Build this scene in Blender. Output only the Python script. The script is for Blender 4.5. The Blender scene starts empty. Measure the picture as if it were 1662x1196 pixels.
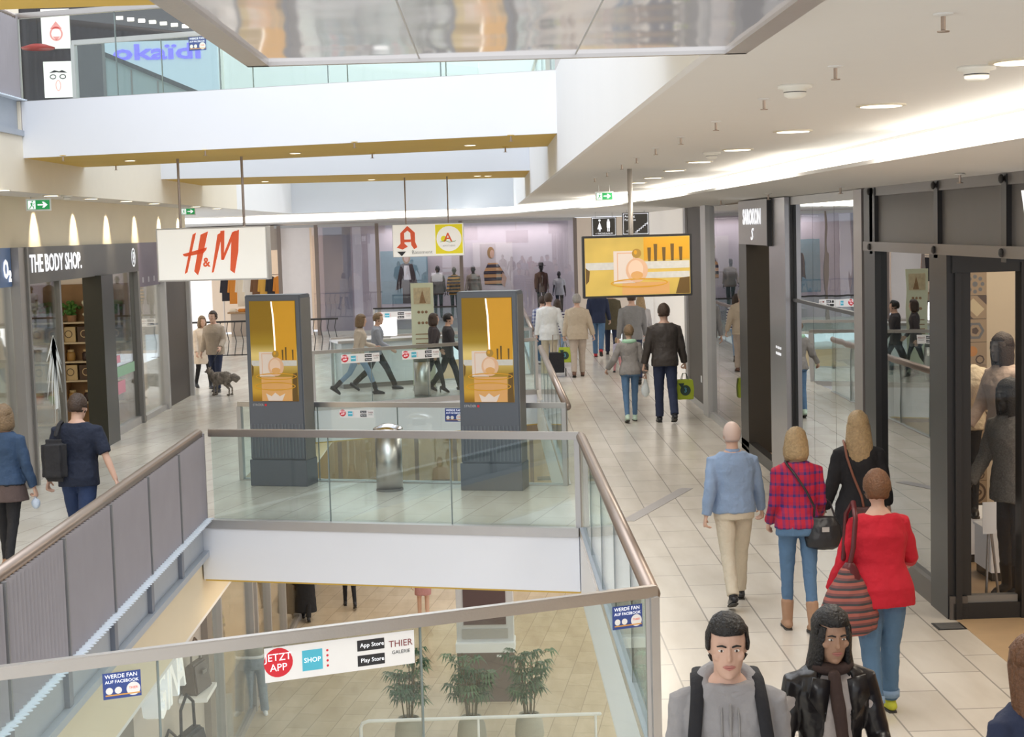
import bpy, bmesh, math, random
from mathutils import Vector, Matrix
random.seed(7)
PI = math.pi
SC = bpy.context.scene
COL = SC.collection
R = math.radians

# ------------------------------------------------------------------ camera
CAMZ = 3.4
FPX = 2600.0
MX = Matrix(((0.99948777, 0.02914133, -0.0132281), (-0.01570805, 0.08658586, -0.99612055), (-0.02788291, 0.99581809, 0.08699926)))
cd = bpy.data.cameras.new('camera'); cam = bpy.data.objects.new('camera', cd); COL.objects.link(cam)
cd.sensor_width = 36.0; cd.sensor_fit = 'HORIZONTAL'; cd.lens = FPX / 1662 * 36
cd.clip_start = 0.05; cd.clip_end = 200
cam.matrix_world = Matrix.Translation((0, 0, CAMZ)) @ MX.to_4x4()
SC.camera = cam

def ray(px, py): return MX @ Vector((px - 831, -(py - 598), -FPX))
def onz(px, py, z=0.0):
    r = ray(px, py); return Vector((0, 0, CAMZ)) + r * ((z - CAMZ) / r.z)
def onx(px, py, x):
    r = ray(px, py); return Vector((0, 0, CAMZ)) + r * (x / r.x)
def ony(px, py, y):
    r = ray(px, py); return Vector((0, 0, CAMZ)) + r * (y / r.y)
def height_at(p, ytop):
    """height z of the pixel row ytop above point p"""
    lo, hi = -6.0, 8.0
    inv = MX.transposed()
    for _ in range(40):
        m = (lo + hi) / 2
        v = inv @ (Vector((p[0], p[1], m)) - Vector((0, 0, CAMZ)))
        y = 598 - FPX * v.y / -v.z
        if y > ytop: lo = m
        else: hi = m
    return lo

# ------------------------------------------------------------------ materials
_mc = {}
def _new(name):
    m = bpy.data.materials.new(name); m.use_nodes = True
    return m, m.node_tree.nodes, m.node_tree.links
def mat(name, col, rough=0.5, metal=0.0, emis=0.0, var=0.04, nscale=6.0, bump=0.0, bscale=60.0, ecol=None, spec=None):
    if name in _mc: return _mc[name]
    m, N, L = _new(name)
    b = N['Principled BSDF']
    b.inputs['Roughness'].default_value = rough; b.inputs['Metallic'].default_value = metal
    if spec is not None: b.inputs['Specular IOR Level'].default_value = spec
    c = tuple(col) + (1,)
    tc = N.new('ShaderNodeTexCoord'); no = N.new('ShaderNodeTexNoise'); no.inputs['Scale'].default_value = nscale
    L.new(tc.outputs['Object'], no.inputs['Vector'])
    mx = N.new('ShaderNodeMix'); mx.data_type = 'RGBA'
    mx.inputs['A'].default_value = tuple(max(0, v * (1 - var)) for v in col) + (1,)
    mx.inputs['B'].default_value = tuple(min(1, v * (1 + var)) for v in col) + (1,)
    L.new(no.outputs['Fac'], mx.inputs['Factor']); L.new(mx.outputs['Result'], b.inputs['Base Color'])
    if emis > 0:
        b.inputs['Emission Color'].default_value = tuple(ecol or col) + (1,); b.inputs['Emission Strength'].default_value = emis
    if bump > 0:
        n2 = N.new('ShaderNodeTexNoise'); n2.inputs['Scale'].default_value = bscale; L.new(tc.outputs['Object'], n2.inputs['Vector'])
        bp = N.new('ShaderNodeBump'); bp.inputs['Strength'].default_value = bump; bp.inputs['Distance'].default_value = 0.02
        L.new(n2.outputs['Fac'], bp.inputs['Height']); L.new(bp.outputs['Normal'], b.inputs['Normal'])
    _mc[name] = m; return m
def glass(name, tint=(0.9, 0.96, 0.94), refl=0.10, add=0.6, rough=0.0, wave=0.0, rcol=(1, 1, 1)):
    if name in _mc: return _mc[name]
    m, N, L = _new(name); N.remove(N['Principled BSDF'])
    t = N.new('ShaderNodeBsdfTransparent'); t.inputs['Color'].default_value = tuple(tint) + (1,)
    g = N.new('ShaderNodeBsdfGlossy'); g.inputs['Roughness'].default_value = rough; g.inputs['Color'].default_value = tuple(rcol) + (1,)
    lw = N.new('ShaderNodeLayerWeight'); lw.inputs['Blend'].default_value = 0.25
    mr = N.new('ShaderNodeMapRange'); mr.inputs['To Min'].default_value = refl; mr.inputs['To Max'].default_value = min(1, refl + add)
    L.new(lw.outputs['Fresnel'], mr.inputs['Value'])
    mi = N.new('ShaderNodeMixShader'); L.new(mr.outputs['Result'], mi.inputs[0]); L.new(t.outputs[0], mi.inputs[1]); L.new(g.outputs[0], mi.inputs[2])
    L.new(mi.outputs[0], N['Material Output'].inputs['Surface'])
    if wave > 0:
        tc = N.new('ShaderNodeTexCoord'); no = N.new('ShaderNodeTexNoise'); no.inputs['Scale'].default_value = 1.6; no.inputs['Detail'].default_value = 1
        L.new(tc.outputs['Object'], no.inputs['Vector'])
        bp = N.new('ShaderNodeBump'); bp.inputs['Strength'].default_value = wave; bp.inputs['Distance'].default_value = 0.05
        L.new(no.outputs['Fac'], bp.inputs['Height']); L.new(bp.outputs['Normal'], g.inputs['Normal'])
    _mc[name] = m; return m
def tile_mat(name, c1, c2, mortar, rot=0.0, w=0.9, h=0.45, rough=0.22, ms=0.006):
    m, N, L = _new(name); b = N['Principled BSDF']
    tc = N.new('ShaderNodeTexCoord'); mp = N.new('ShaderNodeMapping'); mp.inputs['Rotation'].default_value = (0, 0, rot)
    L.new(tc.outputs['Object'], mp.inputs['Vector'])
    br = N.new('ShaderNodeTexBrick'); br.inputs['Scale'].default_value = 1.0
    br.inputs['Brick Width'].default_value = w; br.inputs['Row Height'].default_value = h
    br.inputs['Mortar Size'].default_value = ms; br.inputs['Mortar Smooth'].default_value = 0.1
    br.inputs['Color1'].default_value = c1 + (1,); br.inputs['Color2'].default_value = c2 + (1,); br.inputs['Mortar'].default_value = mortar + (1,)
    L.new(mp.outputs['Vector'], br.inputs['Vector'])
    no = N.new('ShaderNodeTexNoise'); no.inputs['Scale'].default_value = 3.5; no.inputs['Detail'].default_value = 6; L.new(tc.outputs['Object'], no.inputs['Vector'])
    mp2 = N.new('ShaderNodeMapping'); mp2.inputs['Scale'].default_value = (1, 0.25, 1); L.new(tc.outputs['Object'], mp2.inputs['Vector']); L.new(mp2.outputs['Vector'], no.inputs['Vector'])
    cr = N.new('ShaderNodeValToRGB'); cr.color_ramp.elements[0].position = 0.3; cr.color_ramp.elements[0].color = (0.80, 0.77, 0.73, 1)
    cr.color_ramp.elements[1].position = 0.62; cr.color_ramp.elements[1].color = (1, 1, 1, 1)
    L.new(no.outputs['Fac'], cr.inputs['Fac'])
    mx = N.new('ShaderNodeMix'); mx.data_type = 'RGBA'; mx.blend_type = 'MULTIPLY'; mx.inputs['Factor'].default_value = 0.7
    L.new(br.outputs['Color'], mx.inputs['A']); L.new(cr.outputs['Color'], mx.inputs['B']); L.new(mx.outputs['Result'], b.inputs['Base Color'])
    b.inputs['Roughness'].default_value = rough
    _mc[name] = m; return m
def coordramp(name, axis, stops, scale=1.0, rough=0.7, interp='CONSTANT', repeat=False, axis2=None, stops2=None, emis=0.0):
    """colour bands along one object axis (and, for checks, multiplied by bands along a second)"""
    if name in _mc: return _mc[name]
    m, N, L = _new(name); b = N['Principled BSDF']; b.inputs['Roughness'].default_value = rough
    tc = N.new('ShaderNodeTexCoord'); sp = N.new('ShaderNodeSeparateXYZ'); L.new(tc.outputs['Object'], sp.inputs[0])
    def band(ax, st):
        mu = N.new('ShaderNodeMath'); mu.operation = 'MULTIPLY'; mu.inputs[1].default_value = scale; L.new(sp.outputs[ax], mu.inputs[0])
        src = mu
        if repeat:
            fr = N.new('ShaderNodeMath'); fr.operation = 'FRACT'; L.new(mu.outputs[0], fr.inputs[0]); src = fr
        cr = N.new('ShaderNodeValToRGB'); cr.color_ramp.interpolation = interp
        e = cr.color_ramp.elements
        e[0].position = st[0][0]; e[0].color = tuple(st[0][1]) + (1,); e[1].position = st[-1][0]; e[1].color = tuple(st[-1][1]) + (1,)
        for p, c in st[1:-1]:
            x = e.new(p); x.color = tuple(c) + (1,)
        L.new(src.outputs[0], cr.inputs['Fac']); return cr.outputs['Color']
    o = band(axis, stops)
    if axis2 is not None:
        o2 = band(axis2, stops2)
        mx = N.new('ShaderNodeMix'); mx.data_type = 'RGBA'; mx.inputs['Factor'].default_value = 0.5
        L.new(o, mx.inputs['A']); L.new(o2, mx.inputs['B']); o = mx.outputs['Result']
    L.new(o, b.inputs['Base Color'])
    if emis: L.new(o, b.inputs['Emission Color']); b.inputs['Emission Strength'].default_value = emis
    _mc[name] = m; return m

WHITE = mat('white plaster', (0.86, 0.87, 0.89), 0.75, var=0.015, nscale=1.5)
FASC = mat('painted white fascia', (0.80, 0.83, 0.90), 0.6, var=0.02, nscale=1.2)
CEIL = mat('ceiling plaster', (0.80, 0.79, 0.78), 0.8, var=0.01)
CREAM = mat('cream panel', (0.80, 0.70, 0.52), 0.55, var=0.03, nscale=2)
CREAM2 = mat('pale cream panel', (0.86, 0.79, 0.66), 0.6, var=0.02)
YELLOW = mat('yellow soffit', (0.72, 0.50, 0.10), 0.6, var=0.05, nscale=2)
STEEL = mat('brushed steel', (0.62, 0.59, 0.57), 0.32, 1.0, bump=0.05)
STEELD = mat('brown anodised rail', (0.36, 0.29, 0.25), 0.35, 0.7)
ALU = mat('aluminium trim', (0.55, 0.54, 0.54), 0.4, 0.6)
GREYP = mat('grey corrugated sheet', (0.36, 0.34, 0.37), 0.5, 0.25, var=0.06, nscale=3)
GREYB = mat('blue grey steel', (0.42, 0.46, 0.52), 0.5, 0.2)
DGREY = mat('dark grey coated', (0.13, 0.145, 0.175), 0.4, 0.1)
DGREY2 = mat('grey coated side', (0.24, 0.23, 0.22), 0.45, 0.3)
BLACK = mat('black frame', (0.02, 0.019, 0.02), 0.35)
BROWNP = mat('dark brown panel', (0.075, 0.06, 0.05), 0.5)
FASD = mat('anthracite fascia', (0.10, 0.092, 0.09), 0.45, var=0.06)
GL = glass('railing glass', (0.90, 0.955, 0.945), 0.05)
GLU = glass('upper railing glass', (0.945, 0.98, 0.975), 0.04)
GLS = glass('shop glass', (0.90, 0.93, 0.92), 0.10)
GLR = glass('reflective shop glass', (0.62, 0.66, 0.68), 0.40, wave=0.012)
GLM = glass('mirrored shop glass', (0.10, 0.12, 0.12), 0.80, wave=0.02, rcol=(0.92, 0.95, 0.97))
LIT = mat('warm lit diffuser', (1, 0.93, 0.78), 0.5, emis=3)
COVE = mat('cove light', (1, 0.95, 0.85), 0.5, emis=1.9)
SIGNW = mat('white lightbox face', (0.92, 0.91, 0.87), 0.4, emis=0.28)
REDO = mat('orange red vinyl', (0.82, 0.12, 0.04), 0.4, emis=0.15)
TXTW = mat('white lettering', (0.9, 0.92, 0.97), 0.4, emis=0.6)
TEAL = mat('pale teal wall', (0.78, 0.84, 0.82), 0.6)
WOOD = mat('shop wood', (0.42, 0.25, 0.12), 0.5, var=0.25, nscale=4)
NAVY = mat('sticker blue', (0.05, 0.09, 0.33), 0.4)
PAPER = mat('white paper', (0.85, 0.85, 0.86), 0.5, emis=0.08)

# ------------------------------------------------------------------ mesh builder
class MB:
    def __init__(s): s.bm = bmesh.new()
    def box(s, c, size, rz=0.0, M=None):
        r = bmesh.ops.create_cube(s.bm, size=1.0)
        mt = Matrix.Translation(c) @ Matrix.Rotation(rz, 4, 'Z') @ Matrix.Diagonal((size[0], size[1], size[2], 1))
        if M is not None: mt = M @ mt
        bmesh.ops.transform(s.bm, matrix=mt, verts=r['verts']); return s
    def b2(s, a, b):
        return s.box([(a[i] + b[i]) / 2 for i in range(3)], [abs(b[i] - a[i]) for i in range(3)])
    def poly(s, pts):
        vs = [s.bm.verts.new(p) for p in pts]; s.bm.faces.new(vs); return s
    def prism(s, pts, z0, z1):
        n = len(pts); a = [s.bm.verts.new((p[0], p[1], z0)) for p in pts]; b = [s.bm.verts.new((p[0], p[1], z1)) for p in pts]
        fs = [s.bm.faces.new(a), s.bm.faces.new(b)] + [s.bm.faces.new((a[i], a[(i + 1) % n], b[(i + 1) % n], b[i])) for i in range(n)]
        bmesh.ops.recalc_face_normals(s.bm, faces=fs); return s
    def prismy(s, pts, y0, y1):
        """polygon in xz, extruded along y"""
        n = len(pts); a = [s.bm.verts.new((p[0], y0, p[1])) for p in pts]; b = [s.bm.verts.new((p[0], y1, p[1])) for p in pts]
        fs = [s.bm.faces.new(a), s.bm.faces.new(b)] + [s.bm.faces.new((a[i], a[(i + 1) % n], b[(i + 1) % n], b[i])) for i in range(n)]
        bmesh.ops.recalc_face_normals(s.bm, faces=fs); return s
    def loft(s, rings, cap=True):
        vr = [[s.bm.verts.new(p) for p in r] for r in rings]; n = len(vr[0]); fs = []
        for a, b in zip(vr, vr[1:]):
            for i in range(n): fs.append(s.bm.faces.new((a[i], a[(i + 1) % n], b[(i + 1) % n], b[i])))
        if cap: fs.append(s.bm.faces.new(vr[0][::-1])); fs.append(s.bm.faces.new(vr[-1]))
        bmesh.ops.recalc_face_normals(s.bm, faces=fs); return s
    def lathe(s, prof, c=(0, 0, 0), n=24):
        return s.loft([[(c[0] + r * math.cos(2 * PI * i / n), c[1] + r * math.sin(2 * PI * i / n), c[2] + z) for i in range(n)] for r, z in prof])
    def tube(s, pts, rad, n=10, flat=1.0, round_ends=True, side=None):
        pts = [Vector(p) for p in pts]
        if not hasattr(rad, '__len__'): rad = [rad] * len(pts)
        rings = []; N0 = None
        for i, p in enumerate(pts):
            t = (pts[min(i + 1, len(pts) - 1)] - pts[max(i - 1, 0)])
            if t.length < 1e-9: t = Vector((0, 0, 1))
            t.normalize()
            if N0 is None:
                ref = Vector(side) if side else (Vector((1, 0, 0)) if abs(t.x) < 0.8 else Vector((0, 1, 0)))
                N0 = (ref - t * ref.dot(t)).normalized()
            else: N0 = (N0 - t * N0.dot(t)).normalized()
            B = t.cross(N0)
            def ring(c, r): return [c + N0 * (r * math.cos(2 * PI * k / n)) + B * (r * flat * math.sin(2 * PI * k / n)) for k in range(n)]
            if i == 0 and round_ends:
                rings.append(ring(p - t * rad[0] * 0.85, rad[0] * 0.35)); rings.append(ring(p - t * rad[0] * 0.5, rad[0] * 0.8))
            rings.append(ring(p, rad[i]))
            if i == len(pts) - 1 and round_ends:
                rings.append(ring(p + t * rad[i] * 0.5, rad[i] * 0.8)); rings.append(ring(p + t * rad[i] * 0.85, rad[i] * 0.35))
        return s.loft(rings)
    def ell(s, c, r, n=16, rot=None):
        q = bmesh.ops.create_uvsphere(s.bm, u_segments=n, v_segments=max(6, n // 2), radius=1.0)
        mt = Matrix.Translation(c) @ (rot.to_4x4() if rot else Matrix()) @ Matrix.Diagonal((r[0], r[1], r[2], 1))
        bmesh.ops.transform(s.bm, matrix=mt, verts=q['verts']); return s
    def disc(s, c, r, n=24, ry=None, plane='xz'):
        ry = ry or r
        if plane == 'xz': return s.poly([(c[0] + r * math.cos(2 * PI * i / n), c[1], c[2] + ry * math.sin(2 * PI * i / n)) for i in range(n)])
        return s.poly([(c[0] + r * math.cos(2 * PI * i / n), c[1] + ry * math.sin(2 * PI * i / n), c[2]) for i in range(n)])
    def bevel(s, w=0.004, seg=2):
        bmesh.ops.bevel(s.bm, geom=s.bm.edges[:], offset=w, segments=seg, affect='EDGES', clamp_overlap=True); return s
    def build(s, name, m, parent=None, smooth=False, mods=None):
        me = bpy.data.meshes.new(name); s.bm.to_mesh(me); s.bm.free()
        if smooth:
            for p in me.polygons: p.use_smooth = True
        me.materials.append(m)
        o = bpy.data.objects.new(name, me); COL.objects.link(o)
        if parent is not None: o.parent = parent
        return o
def remesh(o, vox, smooth=0, wr=0.0, wsize=0.12):
    md = o.modifiers.new('union', 'REMESH'); md.mode = 'VOXEL'; md.voxel_size = vox; md.use_smooth_shade = True
    if smooth:
        sm = o.modifiers.new('smooth', 'SMOOTH'); sm.factor = 0.5; sm.iterations = smooth
    if wr > 0:
        tx = bpy.data.textures.get('folds%d' % int(wsize * 1000)) or bpy.data.textures.new('folds%d' % int(wsize * 1000), 'CLOUDS')
        tx.noise_scale = wsize; tx.noise_depth = 2
        dm = o.modifiers.new('folds', 'DISPLACE'); dm.texture = tx; dm.strength = wr; dm.mid_level = 0.5; dm.texture_coords = 'LOCAL'
    return o
def tag(o, label=None, cat=None, group=None, kind=None):
    if label: o['label'] = label
    if cat: o['category'] = cat
    if group: o['group'] = group
    if kind: o['kind'] = kind
    return o
def root(name, loc, rz=0.0, label=None, cat=None, group=None):
    o = bpy.data.objects.new(name, None); COL.objects.link(o); o.location = loc; o.rotation_euler = (0, 0, rz); o.empty_display_size = 0.1
    return tag(o, label, cat, group)
def struct(name, mb, m, smooth=False): return tag(mb.build(name, m, None, smooth), kind='structure')
def text(body, size, m, parent, name='lettering', loc=(0, 0, 0), rot=(PI / 2, 0, 0), sx=1.0, ext=0.004, align='CENTER', bold=0.0, shear=0.0):
    """lettering as a mesh standing in the parent's xz plane, facing -y"""
    cu = bpy.data.curves.new(name, 'FONT'); cu.body = body; cu.size = size; cu.extrude = ext; cu.align_x = align; cu.align_y = 'CENTER'
    cu.offset = bold; cu.shear = shear; cu.resolution_u = 2
    t = bpy.data.objects.new('tmp', cu); COL.objects.link(t)
    dg = bpy.context.evaluated_depsgraph_get(); me = bpy.data.meshes.new_from_object(t.evaluated_get(dg))
    bpy.data.objects.remove(t); me.materials.clear(); me.materials.append(m)
    o = bpy.data.objects.new(name, me); COL.objects.link(o); o.parent = parent; o.location = loc; o.rotation_euler = rot; o.scale = (sx, 1, 1)
    return o
def copy_tree(o, parent=None):
    c = o.copy(); COL.objects.link(c); c.parent = parent
    for ch in list(o.children): copy_tree(ch, c)
    return c
# ------------------------------------------------------------------ the setting
RX, VX, LX, SX, ULX, URX = 3.87, 0.95, -3.52, -6.5, -5.82, 0.86
ZC, ZU, ZL, ZS = 4.03, 5.15, -5.15, 3.72
F1L, F1R, B1L, B1R = (LX, 19.15), (VX, 17.85), (LX, 22.35), (VX, 20.98)
F2L, F2R, B2L, B2R = (LX, 31.6), (VX, 33.6), (LX, 35.6), (VX, 37.2)
NL, NR = (LX, 8.3), (VX, 10.08)
ENDY, FACY = 48.0, 54.0
T1 = tile_mat('corridor stone tiles', (0.80, 0.74, 0.66), (0.72, 0.66, 0.58), (0.40, 0.37, 0.33), rot=PI / 2, ms=.007)
T2 = tile_mat('bridge stone tiles', (0.74, 0.72, 0.66), (0.68, 0.65, 0.59), (0.45, 0.42, 0.38), rot=PI / 2 + R(17))
T3 = tile_mat('lower stone tiles', (0.80, 0.68, 0.52), (0.72, 0.60, 0.45), (0.50, 0.42, 0.33), rot=PI / 2 + R(9), w=0.8, h=0.42)
SHF = mat('shop floor', (0.55, 0.38, 0.22), 0.35, var=0.1)
struct('floor', MB().prism([(VX, -3), (RX, -3), (RX, 56), (VX, 56)], -0.08, 0), T1)
struct('floor', MB().prism([(-9.5, -3), (VX, -3), NR, NL, (LX, 8.3), (LX, 56), (-9.5, 56)], -0.08, 0), T2)
struct('floor', MB().prism([F1L, F1R, B1R, B1L], -0.08, 0), T2)
struct('floor', MB().prism([F2L, F2R, B2R, B2L], -0.08, 0), T2)
struct('floor', MB().prism([(LX, ENDY + 1), (VX, ENDY + 1), (VX, 60), (LX, 60)], -0.08, 0), T2)
struct('floor', MB().prism([(RX, -3), (10, -3), (10, 30), (RX, 30)], -0.08, 0.004), SHF)
struct('floor', MB().prism([(-12, 8), (8, 8), (8, 62), (-12, 62)], ZL - 0.1, ZL), T3)

def band(p, q, z0, z1, t=0.06, out=0.0):
    """upright slab along p-q"""
    p, q = Vector(p), Vector(q); d = (q - p).normalized(); n = Vector((d.y, -d.x)) * t; o = Vector((d.y, -d.x)) * out
    return MB().prism([p + o, q + o, q + n + o, p + n + o], z0, z1)
# main level edges
struct('trim_1', band(F1L, F1R, -0.71, -0.085, 0.05), FASC)
struct('trim_2', band(B1R, B1L, -0.71, -0.085, 0.05), FASC)
struct('trim_3', band(F2L, F2R, -0.71, -0.085, 0.05), FASC)
struct('trim_4', band(B2R, B2L, -0.71, -0.085, 0.05), FASC)
struct('trim_5', MB().b2((VX, 2, -0.76), (VX + 0.05, ENDY, -0.085)), WHITE)
struct('trim_6', MB().b2((LX - 0.08, 2, -1.16), (LX - 0.03, ENDY, -0.42)), CREAM)
struct('trim_7', band(NR, NL, -0.76, -0.085, 0.05), FASC)
struct('ceiling', MB().prism([F1L, F1R, B1R, B1L], -0.74, -0.70), YELLOW)
struct('ceiling', MB().prism([F2L, F2R, B2R, B2L], -0.74, -0.70), YELLOW)
struct('ceiling', MB().b2((-10, 2, -1.2), (LX - 0.03, 60, -1.16)), CEIL)
struct('ceiling', MB().b2((VX, 2, -0.80), (8, 60, -0.76)), CEIL)
# upper level slabs
struct('ceiling', MB().prism([(URX, -3), (3.3, -3), (3.3, 30), (3.3, 56), (-12, 56), (-12, ENDY), (URX, ENDY)], ZC, ZC + 0.05), CEIL)
struct('ceiling', MB().b2((-12, 5, ZC), (ULX, ENDY, ZC + 0.05)), CEIL)
LIP = [(2.8, -3), (2.8, 24), (2.7, 29), (2.35, 33.5), (1.7, 38), (0.6, 43), (-1.2, 47.5), (-3.8, 50.2), (-7, 51), (-12, 51)]
LIP2 = [(3.2, -3), (3.2, 24.2), (3.1, 29.4), (2.75, 34), (2.1, 38.8), (1.0, 43.9), (-0.9, 48.3), (-3.7, 50.9), (-7, 51.6), (-12, 51.6)]
OUT = [(4.2, -3), (4.2, 24), (4.2, 29), (4.2, 33.5), (4.2, 38), (4.2, 45), (2, 53.9), (-2, 56), (-7, 56), (-12, 56)]
so = MB()
for i in range(len(LIP) - 1):
    z = lambda o: 3.69 if o[0] > 4 else 3.74
    so.poly([(*LIP[i], 3.81), (*LIP[i + 1], 3.81), (*OUT[i + 1], z(OUT[i + 1])), (*OUT[i], z(OUT[i]))])
bmesh.ops.remove_doubles(so.bm, verts=so.bm.verts, dist=.001); bmesh.ops.recalc_face_normals(so.bm, faces=so.bm.faces)
so = struct('ceiling', so, CEIL); sd_ = so.modifiers.new('thick', 'SOLIDIFY'); sd_.thickness = .03; sd_.offset = 0
struct('ceiling', MB().prism([(4.2, -3), (10, -3), (10, 58), (-12, 58), (-12, 56), (-2, 56), (2, 53.9), (4.2, 45)], 3.74, 3.80), CEIL)
cv = MB()
for a, b in zip(LIP2, LIP2[1:]): cv.poly([(a[0], a[1], 3.80), (b[0], b[1], 3.80), (b[0], b[1], ZC - 0.02), (a[0], a[1], ZC - 0.02)])
struct('trim_8', cv, COVE)
struct('trim_9', MB().b2((URX - 0.04, 1, ZC - .004), (URX, ENDY, ZU)), WHITE)
struct('trim_10', MB().b2((URX, 1, ZU - 0.05), (9, ENDY + 8, ZU)), T2)
U1L, U1R, V1R, V1L = (ULX, 20.4), (URX, 18.15), (URX, 20.95), (ULX, 23.35)
U2L, U2R, W2R, W2L = (ULX, 28.9), (URX, 29.6), (URX, 33.5), (ULX, 33.0)
struct('trim_11', band(U1L, U1R, 4.45, ZU, 0.05), FASC)
struct('trim_12', band(U2L, U2R, 4.45, ZU, 0.05), FASC)
struct('ceiling', MB().prism([U1L, U1R, V1R, V1L], 4.45, ZU - 0.02), YELLOW)
struct('ceiling', MB().prism([U2L, U2R, W2R, W2L], 4.45, ZU - 0.02), YELLOW)
struct('trim_13', band(V1R, V1L, 4.45, ZU, 0.05), FASC)
struct('trim_14', MB().b2((ULX + 0.001, 5, ZC - .004), (ULX + 0.04, 20.3, 4.72)), CREAM2)
struct('trim_15', MB().b2((ULX + 0.001, 20.3, ZC - .004), (ULX + 0.04, 37.5, ZU)), CREAM2)
struct('trim_16', MB().b2((ULX, ENDY - .04, ZC - .004), (URX, ENDY - .001, ZU)), FASC)
struct('trim_17', MB().b2((-14, 5, ZU - 0.05), (ULX - 0.05, 60, ZU)), T2)
struct('trim_18', MB().b2((ULX + 0.001, 37.5, ZC - .004), (ULX + 0.04, ENDY, ZU)), WHITE)
struct('trim_19', MB().b2((VX, 10.08, 0.0), (VX + 0.09, 17.85, 0.02)), GREYB)
# steel edge strips on the bridges
for k, (p, q) in enumerate(((F1L, F1R), (B1R, B1L), (F2L, F2R), (B2R, B2L), (NR, NL))): struct('trim_%d' % (21 + k), band(p, q, -0.086, 0.016, 0.06), ALU)
# walls
struct('wall_left', MB().b2((SX - 0.1, 5, 3.33), (SX, 34.8, ZC)), CREAM)
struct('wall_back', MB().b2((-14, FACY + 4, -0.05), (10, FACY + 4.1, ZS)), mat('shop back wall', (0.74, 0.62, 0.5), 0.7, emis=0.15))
struct('wall_upper', MB().b2((-20, 46.2, ZU), (12, 46.3, 13)), TEAL)
struct('ceiling', MB().prism([(ULX, 5.2), (URX - .1, 5.5), (URX - .1, onz(1000, -14, 4.45).y), (-2.0, onz(270, 8, 4.45).y), (ULX, onz(10, 13, 4.45).y + .35)], 4.45, 5.1), YELLOW)
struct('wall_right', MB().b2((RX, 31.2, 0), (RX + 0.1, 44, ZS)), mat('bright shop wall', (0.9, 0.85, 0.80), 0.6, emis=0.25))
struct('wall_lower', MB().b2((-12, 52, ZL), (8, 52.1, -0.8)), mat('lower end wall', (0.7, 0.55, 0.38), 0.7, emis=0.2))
struct('wall_shops', MB().b2((10, -3, 0), (10.1, 30, ZS)), mat('deep shop wall', (0.55, 0.45, 0.36), 0.7))
# expansion joint strip set in the floor
a, b = onz(1015, 845, 0), onz(1105, 792, 0)
struct('trim_20', band((a.x - .05, a.y), (b.x, b.y), 0.0, 0.004, 0.16), mat('worn joint strip', (0.34, 0.32, 0.32), 0.45, 0.3))

# ------------------------------------------------------------------ railings
def fb_sticker(par, x, z, y, s=1.0):
    b = MB().b2((x - .17 * s, y - .003, z - .12 * s), (x + .17 * s, y, z + .12 * s)).build('sticker', NAVY, par); tag(b, 'blue sticker with white social media lettering')
    text('WERDE FAN', 0.052 * s, TXTW, b, loc=(x - .15 * s, y - .004, z + .085 * s), align='LEFT', ext=.0005)
    text('AUF FACEBOOK', 0.041 * s, TXTW, b, loc=(x - .15 * s, y - .004, z + .035 * s), align='LEFT', ext=.0005)
    m = MB()
    for dx, rr in ((-.115, .032), (-.035, .032), (.10, .062)): m.disc((x + dx * s, y - .0045, z - .045 * s), rr * s)
    m.build('round_logo', PAPER, b)
    MB().b2((x - .15 * s, y - .0052, z - .092 * s), (x + .16 * s, y - .0048, z - .08 * s)).build('stripe', mat('orange line', (0.8, 0.4, 0.1), 0.5), b)
    text('THIER', 0.03 * s, REDO, b, loc=(x + .10 * s, y - .0056, z - .035 * s), ext=.0002)
RED = mat('sticker red', (0.75, 0.03, 0.05), 0.4)
CYAN = mat('sticker cyan', (0.1, 0.55, 0.75), 0.4)
INK = mat('black ink', (0.03, 0.03, 0.035), 0.5)
def app_sticker(par, x, z, y, s=1.0):
    b = MB().b2((x - .45 * s, y - .003, z - .10 * s), (x + .45 * s, y, z + .10 * s)).build('sticker', PAPER, par); tag(b, 'long white sticker advertising a shopping app')
    MB().disc((x - .37 * s, y - .004, z + .01), .085 * s).build('red_dot', RED, b)
    text('JETZT\nAPP', 0.06 * s, TXTW, b, loc=(x - .37 * s, y - .0045, z + .01), ext=.0003)
    MB().b2((x - .23 * s, y - .0045, z - .06 * s), (x - .11 * s, y - .0035, z + .06 * s)).build('app_icon', CYAN, b)
    text('SHOP', 0.04 * s, TXTW, b, loc=(x - .17 * s, y - .005, z), ext=.0003)
    m = MB()
    for k in range(4): m.disc((x - .08 * s, y - .0042, z + (.045 - .03 * k) * s), .007 * s)
    m.build('bullet_dots', RED, b)
    m = MB()
    for dz in (-.045, .045): m.b2((x + .10 * s, y - .0045, z + (dz - .032) * s), (x + .265 * s, y - .0035, z + (dz + .032) * s))
    m.build('store_button', INK, b)
    text('App Store', 0.035 * s, TXTW, b, loc=(x + .19 * s, y - .005, z + .045 * s), ext=.0003)
    text('Play Store', 0.035 * s, TXTW, b, loc=(x + .19 * s, y - .005, z - .045 * s), ext=.0003)
    text('THIER', 0.055 * s, mat('brown ink', (0.25, 0.05, 0.05), 0.5), b, loc=(x + .365 * s, y - .005, z + .03 * s), ext=.0003)
    text('GALERIE', 0.03 * s, INK, b, loc=(x + .365 * s, y - .005, z - .02 * s), ext=.0003)

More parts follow.
